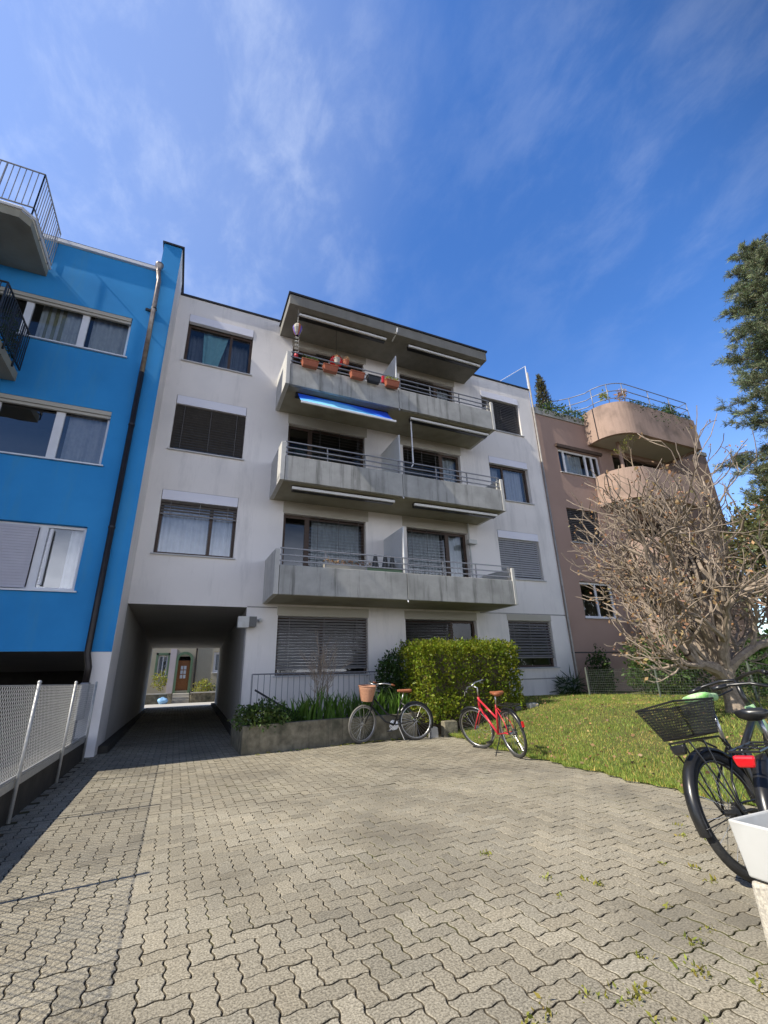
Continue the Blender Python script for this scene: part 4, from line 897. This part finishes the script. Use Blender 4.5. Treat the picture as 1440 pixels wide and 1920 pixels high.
    # handlebar
    top = ht1+axis*(.16 if kind != 'dutch' else .19); mb = MB()
    if kind == 'dutch':
        mb.tube([st(ht1), st(top), st(top+Vector((.05, 0, .02)))], .012, 8)
        path = lambda s_: [top+Vector((.05, 0, .02)), top+Vector((.06, .12*s_, .05)), top+Vector((0, .25*s_, .07)), top+Vector((-.13, .29*s_, .05)), top+Vector((-.24, .29*s_, .03))]
    elif kind == 'red':
        mb.tube([st(ht1), st(top), st(top+Vector((.10, 0, .04)))], .014, 8)
        path = lambda s_: [top+Vector((.10, 0, .04)), top+Vector((.10, .12*s_, .06)), top+Vector((.05, .24*s_, .05)), top+Vector((.01, .30*s_, .03))]
    else:
        mb.tube([st(ht1), st(ht1+axis*.08), st(top+Vector((.03, 0, .04)))], .018, 8)
        path = lambda s_: [top+Vector((.03, 0, .04)), top+Vector((.02, .12*s_, .06)), top+Vector((-.03, .24*s_, .05)), top+Vector((-.11, .33*s_, .02))]
    for s_ in (1, -1): mb.tube([st(p) for p in path(s_)], .012, 8)
    mb.build('handlebar', M['chrome'] if kind in ('dutch', 'red') else M['black'], root, smooth=True)
    for s_ in (1, -1):
        pp = path(s_); a, b_ = pp[-2], pp[-1]; mb = MB(); mb.tube([st(a.lerp(b_, .15)), st(b_)], .017, 8); mb.build('grip', M['leather'] if kind == 'dutch' else M['black'], root, smooth=True)
        mb = MB(); mb.tube([st(a.lerp(b_, .1)), st(a.lerp(b_, .1)+Vector((.05, 0, -.03))), st(b_+Vector((.06, 0, -.05)))], .006, 5); mb.build('brake_lever', M['chrome'] if kind in ('dutch', 'red') else M['black'], root)
    if kind in ('red', 'ebike'):
        mb = MB()
        for s_ in (1, -1):
            pp = path(s_); mb.tube([st(pp[2]), st(pp[1]+Vector((.13, 0, .0))), st(ht1+Vector((.10, .02*s_, .02))), st(ht0+Vector((.03, .03*s_, .0))), Vector((.6, .025*s_, .44))], .0035, 4)
        mb.build('cable', M['black'], root, smooth=True)
    # crank, chain, pedals
    mb = MB(); mb.lathe([(.02, -.055), (.095, -.053), (.095, -.048), (.02, -.046)], tuple(bbk), 20, axis='y')
    for s_ in (1, -1): mb.tube([bbk+Vector((0, .06*s_, 0)), bbk+Vector((.16*s_*.8, .07*s_, -.10*s_))], .009, 6)
    mb.build('crankset', M['chrome'], root)
    for s_ in (1, -1):
        c = bbk+Vector((.16*s_*.8, .12*s_, -.10*s_)); mb = MB(); mb.box(c.x-.045, c.x+.045, c.y-.045, c.y+.045, c.z-.012, c.z+.012); mb.build('pedal', M['black'], root, bevel=.006)
    mb = MB(); rr_ = .045 if kind != 'dutch' else .04; mb.tube([bbk+Vector((0, -.05, .095)), hub_r+Vector((0, -.05, rr_)), hub_r+Vector((-rr_, -.05, 0)), hub_r+Vector((0, -.05, -rr_)), bbk+Vector((0, -.05, -.095)), bbk+Vector((.095, -.05, 0))], .006, 4, closed=True)
    mb.lathe([(.01, -.05), (rr_, -.05), (rr_, -.04), (.01, -.04)], tuple(hub_r), 14, axis='y'); mb.build('chain', M['black'], root)
    if kind in ('ebike', 'red'):
        mb = MB(); mb.lathe([(.02, -.06), (.055, -.058), (.055, -.03), (.02, -.03)], tuple(hub_r), 16, axis='y').tube([hub_r+Vector((.0, -.065, -.03)), hub_r+Vector((.03, -.07, -.10)), hub_r+Vector((.05, -.07, -.16))], .014, 6); mb.build('derailleur', M['black'], root)
    # mudguards
    def guard(c, a0, a1, front, r=None):
        T = (lambda p: st(p)) if front else (lambda p: Vector(p)); mb = MB(); n_ = 22; r = RW+.018; wd = .03 if kind in ('dutch', 'red') else .036
        prof = [(-wd, -.018), (-wd*.8, .0), (0, .009), (wd*.8, .0), (wd, -.018)]
        for k in range(n_+1):
            a = a0+(a1-a0)*k/n_
            for (yy_, dr) in prof: q = T((c.x+(r+dr)*math.cos(a), yy_, c.z+(r+dr)*math.sin(a))); mb.v.append(tuple(q))
        for k in range(n_):
            for j in range(4): mb.f.append((k*5+j, k*5+j+1, k*5+j+6, k*5+j+5)); mb.m.append(0)
        for s_ in (1, -1):
            for a in ((a1-.1,) if not front else (a0+.1,)): mb.tube([T((c.x, .055*s_, c.z)), T((c.x+r*math.cos(a), wd*s_, c.z+r*math.sin(a)))], .0035, 4)
        mb.build('mudguard', M['black'], root, smooth=True)
    if kind == 'red': guard(hub_r, R(60), R(165), False)
    else: guard(hub_r, R(35), R(203 if kind == 'dutch' else 192), False)
    if kind != 'dutch': guard(hub_f, R(55), R(150) if kind == 'red' else R(190), True)
    # kickstand
    mb = MB(); mb.tube([Vector((.36, .03, .26)), Vector((.30, .22, .26*0-.29*math.tan(lean)*0+.03))], .008, 6); mb.build('kickstand', M['chrome'] if kind == 'dutch' else M['black'], root)
    # rack
    if kind != 'dutch':
        mb = MB(); zr = .76; xr_ = -.34 if kind != 'ebike' else -.21
        for y_ in (-.07, .07): mb.tube([(.22, y_*.6, .70), (.12, y_, zr), (xr_, y_, zr)], .007, 6)
        for x in (.12, -.03, -.18, xr_): mb.tube([(x, -.07, zr), (x, .07, zr)], .006, 5)
        mb.tube([(-.03, 0, zr), (xr_, 0, zr)], .006, 5)
        for s_ in (1, -1): mb.tube([(0, .065*s_, RW), (-.06, .07*s_, zr)], .006, 5).tube([(0, .065*s_, RW), (max(-.22, xr_), .07*s_, zr)], .006, 5)
        mb.build('rack', M['black'], root)
        xl_ = xr_-.045; mb = MB(); mb.hexa([(xl_, -.042, zr-.07), (xl_+.04, -.035, zr-.075), (xl_+.04, .035, zr-.075), (xl_, .042, zr-.07), (xl_, -.054, zr-.016), (xl_+.04, -.05, zr-.014), (xl_+.04, .05, zr-.014), (xl_, .054, zr-.016)]); mb.build('rear_light', M['red_light'] if kind == 'ebike2' else M['black'], root, bevel=.012)
    if kind == 'red':
        mb = MB(); mb.box(-.376, -.36, -.02, .02, .46, .54); mb.build('reflector', M['red_light'], root, bevel=.005)
    if kind == 'dutch':
        mb = MB(); c = st(top+Vector((.24, 0, -.10))); n_ = 18; prof = [(.115, -.17), (.145, -.06), (.17, .06), (.185, .11), (.172, .11), (.155, .05), (.11, -.15), (0, -.155)]
        i0 = 0
        for (rr2, z) in prof:
            for k in range(n_):
                a = 2*PI*k/n_; p = Rm.to_3x3() @ Vector((rr2*.85*math.cos(a), rr2*1.15*math.sin(a), z)); mb.v.append((c.x+p.x, c.y+p.y, c.z+p.z))
        for j in range(len(prof)-1):
            for k in range(n_): mb.f.append((j*n_+k, j*n_+(k+1) % n_, (j+1)*n_+(k+1) % n_, (j+1)*n_+k)); mb.m.append(0)
        bk = mb.build('basket', M['wicker'], root, smooth=True)
        mb = MB(); mb.tube([tuple(c+Rm.to_3x3() @ Vector((.18*.85*math.cos(2*PI*k/n_), .18*1.15*math.sin(2*PI*k/n_), .11))) for k in range(n_)], .012, 6, closed=True); mb.build('basket_rim', M['wicker'], bk, smooth=True)
        mb = MB()
        for s_ in (1, -1): mb.tube([st(hub_f+Vector((0, .06*s_, 0))), st(hub_f+Vector((.06, .07*s_, .36)))], .004, 5)
        mb.build('basket_stay', M['chrome'], root)
    if kind == 'ebike':
        # black wire basket on the rear rack: tapered
        mb = MB(); zb, zt = .785, .985; B0 = (-.195, .07, -.11, .11); B1 = (-.30, .135, -.15, .15)
        def bp_(u, v, side):
            a = [B0[i]*(1-v)+B1[i]*v for i in range(4)]; z = zb*(1-v)+zt*v
            return {0: (a[0]+(a[1]-a[0])*u, a[2], z), 1: (a[0]+(a[1]-a[0])*u, a[3], z), 2: (a[0], a[2]+(a[3]-a[2])*u, z), 3: (a[1], a[2]+(a[3]-a[2])*u, z)}[side]
        for sd in range(4):
            nn = 30 if sd < 2 else 22
            for k in range(nn+1): mb.tube([bp_(k/nn, 0, sd), bp_(k/nn, 1, sd)], .0024, 3, cap=False)
            for j in range(13): mb.tube([bp_(0, j/12, sd), bp_(1, j/12, sd)], .0024 if j not in (0, 12) else .006, 4, cap=False)
        for k in range(25): x = B0[0]+(B0[1]-B0[0])*k/24; mb.tube([(x, B0[2], zb), (x, B0[3], zb)], .0015, 3)
        mb.build('basket', M['black'], root)
    return root
bicycle('black step-through bicycle with a wicker front basket and brown saddle by the planter', (4.50, 8.80, 0), math.atan2(3.43-4.50, 9.05-8.80), R(-4), 'dutch', R(32))
bicycle('red bicycle with brown saddle leaning on its stand at the lawn edge', (4.82, 6.12, .0), math.atan2(4.96-4.82, 7.25-6.12), R(11), 'red', R(28))
bicycle('black bicycle with a wire rear basket and a green saddle at the right edge', (3.285, 2.052, 0), R(88), R(15), 'ebike', R(-6))
bicycle('dark bicycle with a red rear light partly hidden behind the white planter tub', (3.19, 1.754, 0), R(73), R(5), 'ebike2', R(-18))
# concrete pillar with white tub, right edge
mb = MB(); mb.box(2.292, 2.95, 1.15, 1.50, -.05, .35); tag(mb.build('concrete_pillar', M['granite'], bevel=.015), 'pale granular concrete block under the white tub at the right edge', 'block')
mb = MB()
def ring_(x0, x1, y0, y1, z): return [(x0, y0, z), (x1, y0, z), (x1, y1, z), (x0, y1, z)]
rings = [ring_(2.29, 2.75, 1.17, 1.495, .362), ring_(2.262, 2.80, 1.14, 1.51, .57), ring_(2.277, 2.785, 1.155, 1.495, .57), ring_(2.305, 2.735, 1.185, 1.48, .385)]
for r_ in rings: mb.v += r_
for k in range(3):
    for e in range(4): mb.f.append((4*k+e, 4*k+(e+1) % 4, 4*k+4+(e+1) % 4, 4*k+4+e)); mb.m.append(0)
mb.f.append((3, 2, 1, 0)); mb.f.append((12, 13, 14, 15)); mb.m += [0, 0]
tag(mb.build('planter_tub', M['white_plastic'], bevel=.012), 'white tapered plastic tub standing on the concrete block', 'tub')

# ------------------------------------------------------------------ things on the balconies
zt = ZF[2]+.68
def flower_box(x, w, m_, plant, lab):
    r_ = empty('flower_box', (x, 9.93, zt-.10), lab, 'flower box', 'flower boxes hanging on the top balcony')
    mb = MB(); mb.hexa([(-w*.43, -.07, 0), (w*.43, -.07, 0), (w*.43, .07, 0), (-w*.43, .07, 0), (-w/2, -.09, .17), (w/2, -.09, .17), (w/2, .09, .17), (-w/2, .09, .17)]); mb.build('trough', M[m_], r_, bevel=.015)
    mb = MB(); mb.box(-w/2-.008, w/2+.008, -.098, .098, .172, .20); mb.build('rim', M[m_], r_, bevel=.008)
    if plant:
        P = np.stack([(rng.random(160)-.5)*w*.9, (rng.random(160)-.5)*.14, .2+.10*rng.random(160)], 1); V, F, T = leaves(P, .06, .4, up=.8); npmesh('flowers', V, F, M['leaf_mid' if plant == 1 else 'leaf_yellow'], r_, T)
flower_box(2.35, .46, 'terracotta', 1, 'terracotta flower box with green leaves at the left end of the top balcony')
flower_box(2.93, .42, 'terracotta', 0, 'second terracotta flower box from the left, bare, below the red pot')
flower_box(3.72, .42, 'terracotta', 0, 'bare terracotta flower box left of the black one')
flower_box(4.22, .40, 'pot_black', 0, 'black flower box on the top balcony')
flower_box(4.80, .44, 'terracotta', 2, 'terracotta flower box with pale plants by the balcony divider')
def pot(x, y, z, r_, h_, m_, lab, leaf=None):
    o = empty('flower_pot', (x, y, z), lab, 'pot'); mb = MB(); mb.lathe([(0, 0), (r_*.7, 0), (r_, h_*.85), (r_*1.1, h_*.85), (r_*1.1, h_), (r_*.9, h_), (r_*.85, h_*.8), (0, h_*.8)], (0, 0, 0), 14); mb.build('pot_body', M[m_], o, smooth=False)
    if leaf: blob('leaves', (0, 0, h_+r_*.5), (r_*.9, r_*.9, r_*.7), 90, r_*.5, leaf, None, parent=o)
mb = MB(); mb.box(4.52, 4.60, 9.98, 10.04, zt+.05, zt+.28); tag(mb.build('red_bag', M['red'], bevel=.01), 'small red bag hanging on the rail by the divider', 'bag')
pot(3.18, 10.12, zt+.41, .09, .16, 'gum', 'small pale pot on the rail of the top balcony', 'leaf_brown')
pot(3.45, 10.12, zt+.41, .09, .16, 'terracotta', 'small terracotta pot on the rail of the top balcony', 'leaf_brown')
o = empty('hanging_lantern', (3.3, 10.6, 10.1), 'red hanging lantern above the flower boxes', 'lantern')
mb = MB(); mb.lathe([(0, .18), (.05, .17), (.17, .10), (.2, 0), (.17, -.1), (.05, -.16), (0, -.17)], (0, 0, 0), 16); mb.build('shade', M['red_light'], o, smooth=True)
mb = MB(); mb.tube([(0, 0, .17), (0, 0, 1.16)], .005, 4); mb.build('cord', M['black'], o)
o = empty('wind_spinner', (2.02, 10.2, 10.52), 'pale balloon shaped wind spinner hanging from the canopy', 'wind spinner')
mb = MB(); n_ = 12
for j, (r_, z) in enumerate([(.01, .20), (.08, .18), (.13, .10), (.135, .02), (.09, -.12), (.04, -.2)]):
    for k in range(n_): a = 2*PI*k/n_; mb.v.append((r_*math.cos(a), r_*math.sin(a), z))
for j in range(5):
    for k in range(n_): mb.f.append((j*n_+k, j*n_+(k+1) % n_, (j+1)*n_+(k+1) % n_, (j+1)*n_+k)); mb.m.append(k % 4 if k % 4 < 3 else 0)
mb.build('balloon', [M['gum'], M['terracotta'], M['awning_blue']], o, smooth=False)
mb = MB(); mb.tube([(0, 0, .26), (0, 0, .8)], .004, 4)
pts_ = [(.06*math.cos(k*.9), .06*math.sin(k*.9), -.22-k*.018) for k in range(34)]; mb.tube(pts_, .008, 5); mb.build('spiral_tail', M['white_plastic'], o)
mb = MB(); mb.lathe([(0, -.82), (.05, -.82), (.06, -.92), (.03, -.97), (0, -.97)], (0, 0, 0), 10); mb.build('gondola', M['red'], o)
o = empty('trough', (3.75, 10.6, 3.63), 'long grey trough of dry plants behind the lowest balcony rail', 'trough')
mb = MB(); mb.box(-.72, .72, -.12, .12, 0, .24); mb.build('box', M['lintel'], o, bevel=.01)
P = np.stack([(rng.random(260)-.5)*1.4, (rng.random(260)-.5)*.2, .24+.14*rng.random(260)], 1); V, F, T = leaves(P, .06, .4, up=.6); npmesh('plants', V, F, M['leaf_brown'], o, T)
mb = MB(); mb.box(-.70, -.66, -.1, .1, -.44, 0).box(.66, .70, -.1, .1, -.44, 0); mb.build('legs', M['grey_metal'], o)
o = empty('drying_rack', (4.55, 10.7, 3.2), 'clothes drying rack hung with black laundry on the lowest balcony', 'drying rack')
mb = MB()
for x in (-.45, .45): mb.tube([(x, -.25, 0), (x*.9, .25, .85)], .01, 5).tube([(x, .25, 0), (x*.9, -.25, .85)], .01, 5)
for y in (-.25, -.1, .1, .25): mb.tube([(-.45, y, .85), (.45, y, .85)], .006, 5)
mb.build('rack_frame', M['white_metal'], o)
for k, x in enumerate((-.18, .1, .3)):
    q = curtain_mb(x-.13, x+.13, .50, .98, -.27, .02, .12, top=(x-.04, x+.05)); q.build('laundry', M['black'], o, smooth=True)
mb = MB(); mb.box(4.0, 5.02, 10.13, 10.16, ZF[0]+.66, ZF[0]+.78); tag(mb.build('green_net', M['green_paint']), 'strip of dark green netting along the lowest balcony rail', 'netting')

# roof plants on the pink building
o = empty('conifer_pot', (12.75, 11.9, 10.9), 'small dark cypress on the roof terrace of the pink brown house', 'tree')
P = []; 
for k in range(2600): h_ = random.random(); a = random.uniform(0, 2*PI); r_ = (.36*(1-h_)**.8+.04)*random.uniform(.5, 1.05)*(1+.25*math.sin(3*a+9*h_)); P.append((r_*math.cos(a), r_*math.sin(a), .2+1.95*h_))
V, F, T = leaves(np.array(P), .12, .25, up=1.3); npmesh('crown', V, F, M['needle_dark'], o, T)
mb = MB(); mb.tube([(0, 0, 0), (0, 0, 1.2)], .04, 6); mb.build('trunk', M['bark_dark'], o)
P = np.stack([11.9+2.5*rng.random(900), 11.4+.12*rng.normal(size=900), 11.1+.12*np.abs(rng.normal(size=900))-.25*(rng.random(900) < .3)], 1); V, F, T = leaves(P, .10, .4)
tag(npmesh('trailing_plant', V, F, M['leaf_mid'], tint=T), 'trailing greenery along the roof edge of the pink brown house', 'plant')
P = np.stack([15.4+3.6*rng.random(900), 10.0+.08*rng.normal(size=900), 11.25-.35*np.abs(rng.normal(size=900))*(rng.random(900) < .35)+.08*rng.random(900)], 1); V, F, T = leaves(P, .09, .35)
tag(npmesh('trailing_plant', V, F, M['leaf_dark'], tint=T), 'dark trailing plants hanging over the rounded top balcony', 'plant')
blob('balcony_shrub', (14.75, 10.6, 11.75), (.25, .2, .2), 160, .09, 'leaf_yellow', 'small green plant at the curve of the top terrace railing', 'plant', shell=.2)
blob('balcony_shrub', (15.6, 10.4, 11.95), (.22, .2, .24), 180, .1, 'leaf_brown', 'brown withered plant on the top terrace railing', 'plant', shell=.2)
blob('balcony_shrub', (18.2, 10.25, 11.6), (.4, .2, .45), 420, .1, 'leaf_mid', 'green bushy plant at the right end of the top terrace', 'plant', shell=.2)
o = empty('potted_tree', (15.1, 10.4, 8.2), 'small thin leafed tree on the middle rounded balcony', 'tree'); mb = MB(); tips = []
branch_tree(mb, (0, 0, 0), (.05, 0, 1), .75, .025, 0, 3, .6, [4, 3, 3], tips, .2); mb.build('trunk', M['twig'], o)
V, F, T = leaves(np.array([tuple(p) for p, d in tips]*5)+.03*rng.normal(size=(len(tips)*5, 3)), .055, .5); npmesh('crown', V, F, M['leaf_yellow'], o, T)

# ------------------------------------------------------------------ trees
def proj_tree_leaves(tips, n_, sz, m_, o):
    idx = rng.integers(0, len(tips), n_); P = np.array([tuple(tips[i][0]) for i in idx])+.05*rng.normal(size=(n_, 3)); V, F, T = leaves(P, sz, .6); npmesh('withered_leaves', V, F, M[m_], o, T)
random.seed(21)
tr = empty('bare_tree', (8.3, 4.95, .45), 'spreading bare tree with curled brown leaves on the lawn', 'tree')
mb = MB(); tips = []
mb.tube([(0, 0, -.1), (.02, 0, .25), (-.02, .03, .55), (0, .0, .75)], [.17, .135, .125, .13], 10)
for (dx, dy, dz, ln, r_) in ((-.7, .25, .8, 1.1, .08), (-.4, -.45, .95, 1.25, .075), (-.2, .4, 1.2, 1.6, .085), (.25, -.1, 1.3, 1.7, .09), (.65, .3, .95, 1.4, .08), (.7, -.45, .8, 1.35, .075), (-.95, -.15, .5, 1.0, .06), (1.0, .1, .5, 1.2, .06), (-.55, .7, .7, 1.2, .06), (-.35, .1, 1.2, 1.6, .075), (.1, .5, 1.2, 1.5, .07)):
    branch_tree(mb, (dx*.05, dy*.05, random.uniform(.5, .75)), (dx, dy, dz), ln*.95, r_*1.05, 0, 4, .62, [5, 4, 3, 2], tips, .22, .26, .74, 7, .0095)
mb.build('branches', M['bark'], tr)
proj_tree_leaves(tips[::2], 2400, .058, 'leaf_brown', tr)
# pine at the right edge
random.seed(5)
pn = empty('pine_tree', (22.6, 7.2, .3), 'tall dark blue green pine at the right edge behind the bare tree', 'tree')
mb = MB(); mb.tube([(0, 0, 0), (.1, 0, 6), (0, .1, 13), (.05, 0, 19.6)], [.34, .28, .18, .04], 10); mb.build('trunk', M['bark_dark'], pn)
mbb = MB(); NP, ND = [], []
for k in range(230):
    z = 3.4+16.0*(k/230)**.95; L_ = (3.9*(1-(max(z-3.4, 0)/16.6))**.72+.35)*random.uniform(.6, 1.12); a = k*2.399+random.gauss(0, .3)
    d = Vector((math.cos(a), math.sin(a), random.uniform(-.05, .25))); p = Vector((0, 0, z)); pts = [p.copy()]
    for s_ in range(5): d = (d+Vector((random.gauss(0, .1), random.gauss(0, .1), random.gauss(.03, .07)))).normalized(); p = p+d*L_/5; pts.append(p.copy())
    mbb.tube(pts, [.05, .042, .034, .026, .018, .01], 4, cap=False)
    for s_ in range(int(11*L_)+4):
        t_ = random.uniform(.22, 1)*5; i = min(int(t_), 4); q = pts[i].lerp(pts[i+1], t_-i); side = Vector((random.gauss(0, 1), random.gauss(0, 1), random.gauss(.25, .5))).normalized(); ln = random.uniform(.15, .75)*(1-.08*t_)*min(L_*.45, 1)
        e = q+side*ln
        for m_ in range(3): c = q.lerp(e, .4+.3*m_); NP.append(tuple(c)); ND.append(tuple((side+d*.6).normalized()))
mbb.build('branches', M['bark_dark'], pn)
NP = np.array(NP); ND = np.array(ND); rep = 20; P = np.repeat(NP, rep, 0)+.045*rng.normal(size=(len(NP)*rep, 3)); O = np.repeat(ND, rep, 0)
V, F, T = leaves(P, .15, .13, outward=O*1.1, spread=.75); T *= np.repeat(np.repeat(.55+.9*rng.random((len(NP), 1)), rep, 0), 4, 0); npmesh('crown', V, F, M['needle'], pn, T)
# further trees and shrubs at the right
def leafy_tree(loc, h_, rad, n_, sz, m_, lab, zc=.6):
    o = empty('leafy_tree', loc, lab, 'tree'); mb = MB(); tips = []
    branch_tree(mb, (0, 0, 0), (0, 0, 1), h_*.42, h_*.018, 0, 3, .75, [6, 4, 4], tips, .1, .12, .6, 6, .008); mb.build('trunk', M['bark_dark'], o)
    cl = []
    for k in range(26):
        d = rng.normal(size=3); d /= np.linalg.norm(d); c = np.array([0, 0, h_*zc])+d*np.array([rad*.75, rad*.75, h_*.33])*rng.uniform(.4, 1); q = c+rng.normal(size=(n_//26, 3))*rad*.2; cl.append(q)
    P = np.vstack(cl); V, F, T = leaves(P, sz, .5, up=.2); npmesh('crown', V, F, M[m_], o, T)
leafy_tree((17.5, 7.6, .4), 6.2, 2.0, 7000, .15, 'leaf_olive', 'olive green tree behind the bare tree at the right edge')
leafy_tree((24.5, 11.0, .4), 9.0, 2.6, 7000, .2, 'leaf_yellow', 'pale yellow green tree beside the end of the pink brown house')
leafy_tree((15.2, 5.8, .4), 3.2, 1.6, 6000, .12, 'leaf_olive', 'bushy mid green tree low at the right edge')
blob('shrub', (12.6, 9.0, 1.25), (1.4, .8, .95), 6500, .09, 'leaf_mid', 'broad green shrub behind the wire garden fence')
blob('shrub', (12.1, 10.9, 1.05), (.35, .35, .8), 1800, .08, 'leaf_dark', 'narrow dark evergreen shrub against the pink brown house')
blob('shrub', (13.0, 6.4, 1.1), (1.2, 1.0, .9), 5000, .1, 'leaf_dark', 'dense dark shrub behind the bare tree trunk')
for k, (x, y) in enumerate(((10.9, 7.4), (11.2, 9.9))):
    pass
gf = empty('wire_fence', (0, 0, 0), 'low green wire garden fence beyond the lawn at the right', 'fence')
mb = MB(); A = Vector((10.75, 10.2, .5)); Bv = Vector((11.3, 2.0, .5)); Lf = (Bv-A).length
for k in range(int(Lf/.06)+1): p = A.lerp(Bv, k*.06/Lf); mb.tube([p, p+Vector((0, 0, .72))], .0028, 3, cap=False)
for k in range(13): mb.tube([A+Vector((0, 0, .06*k)), Bv+Vector((0, 0, .06*k))], .0028, 3, cap=False)
mb.build('wire_mesh', M['fence_green'], gf)
for k in range(5): p = A.lerp(Bv, k/4); mb = MB(); mb.tube([p-Vector((0, 0, .1)), p+Vector((0, 0, .8))], .022, 6); mb.build('post', M['fence_green'], gf)
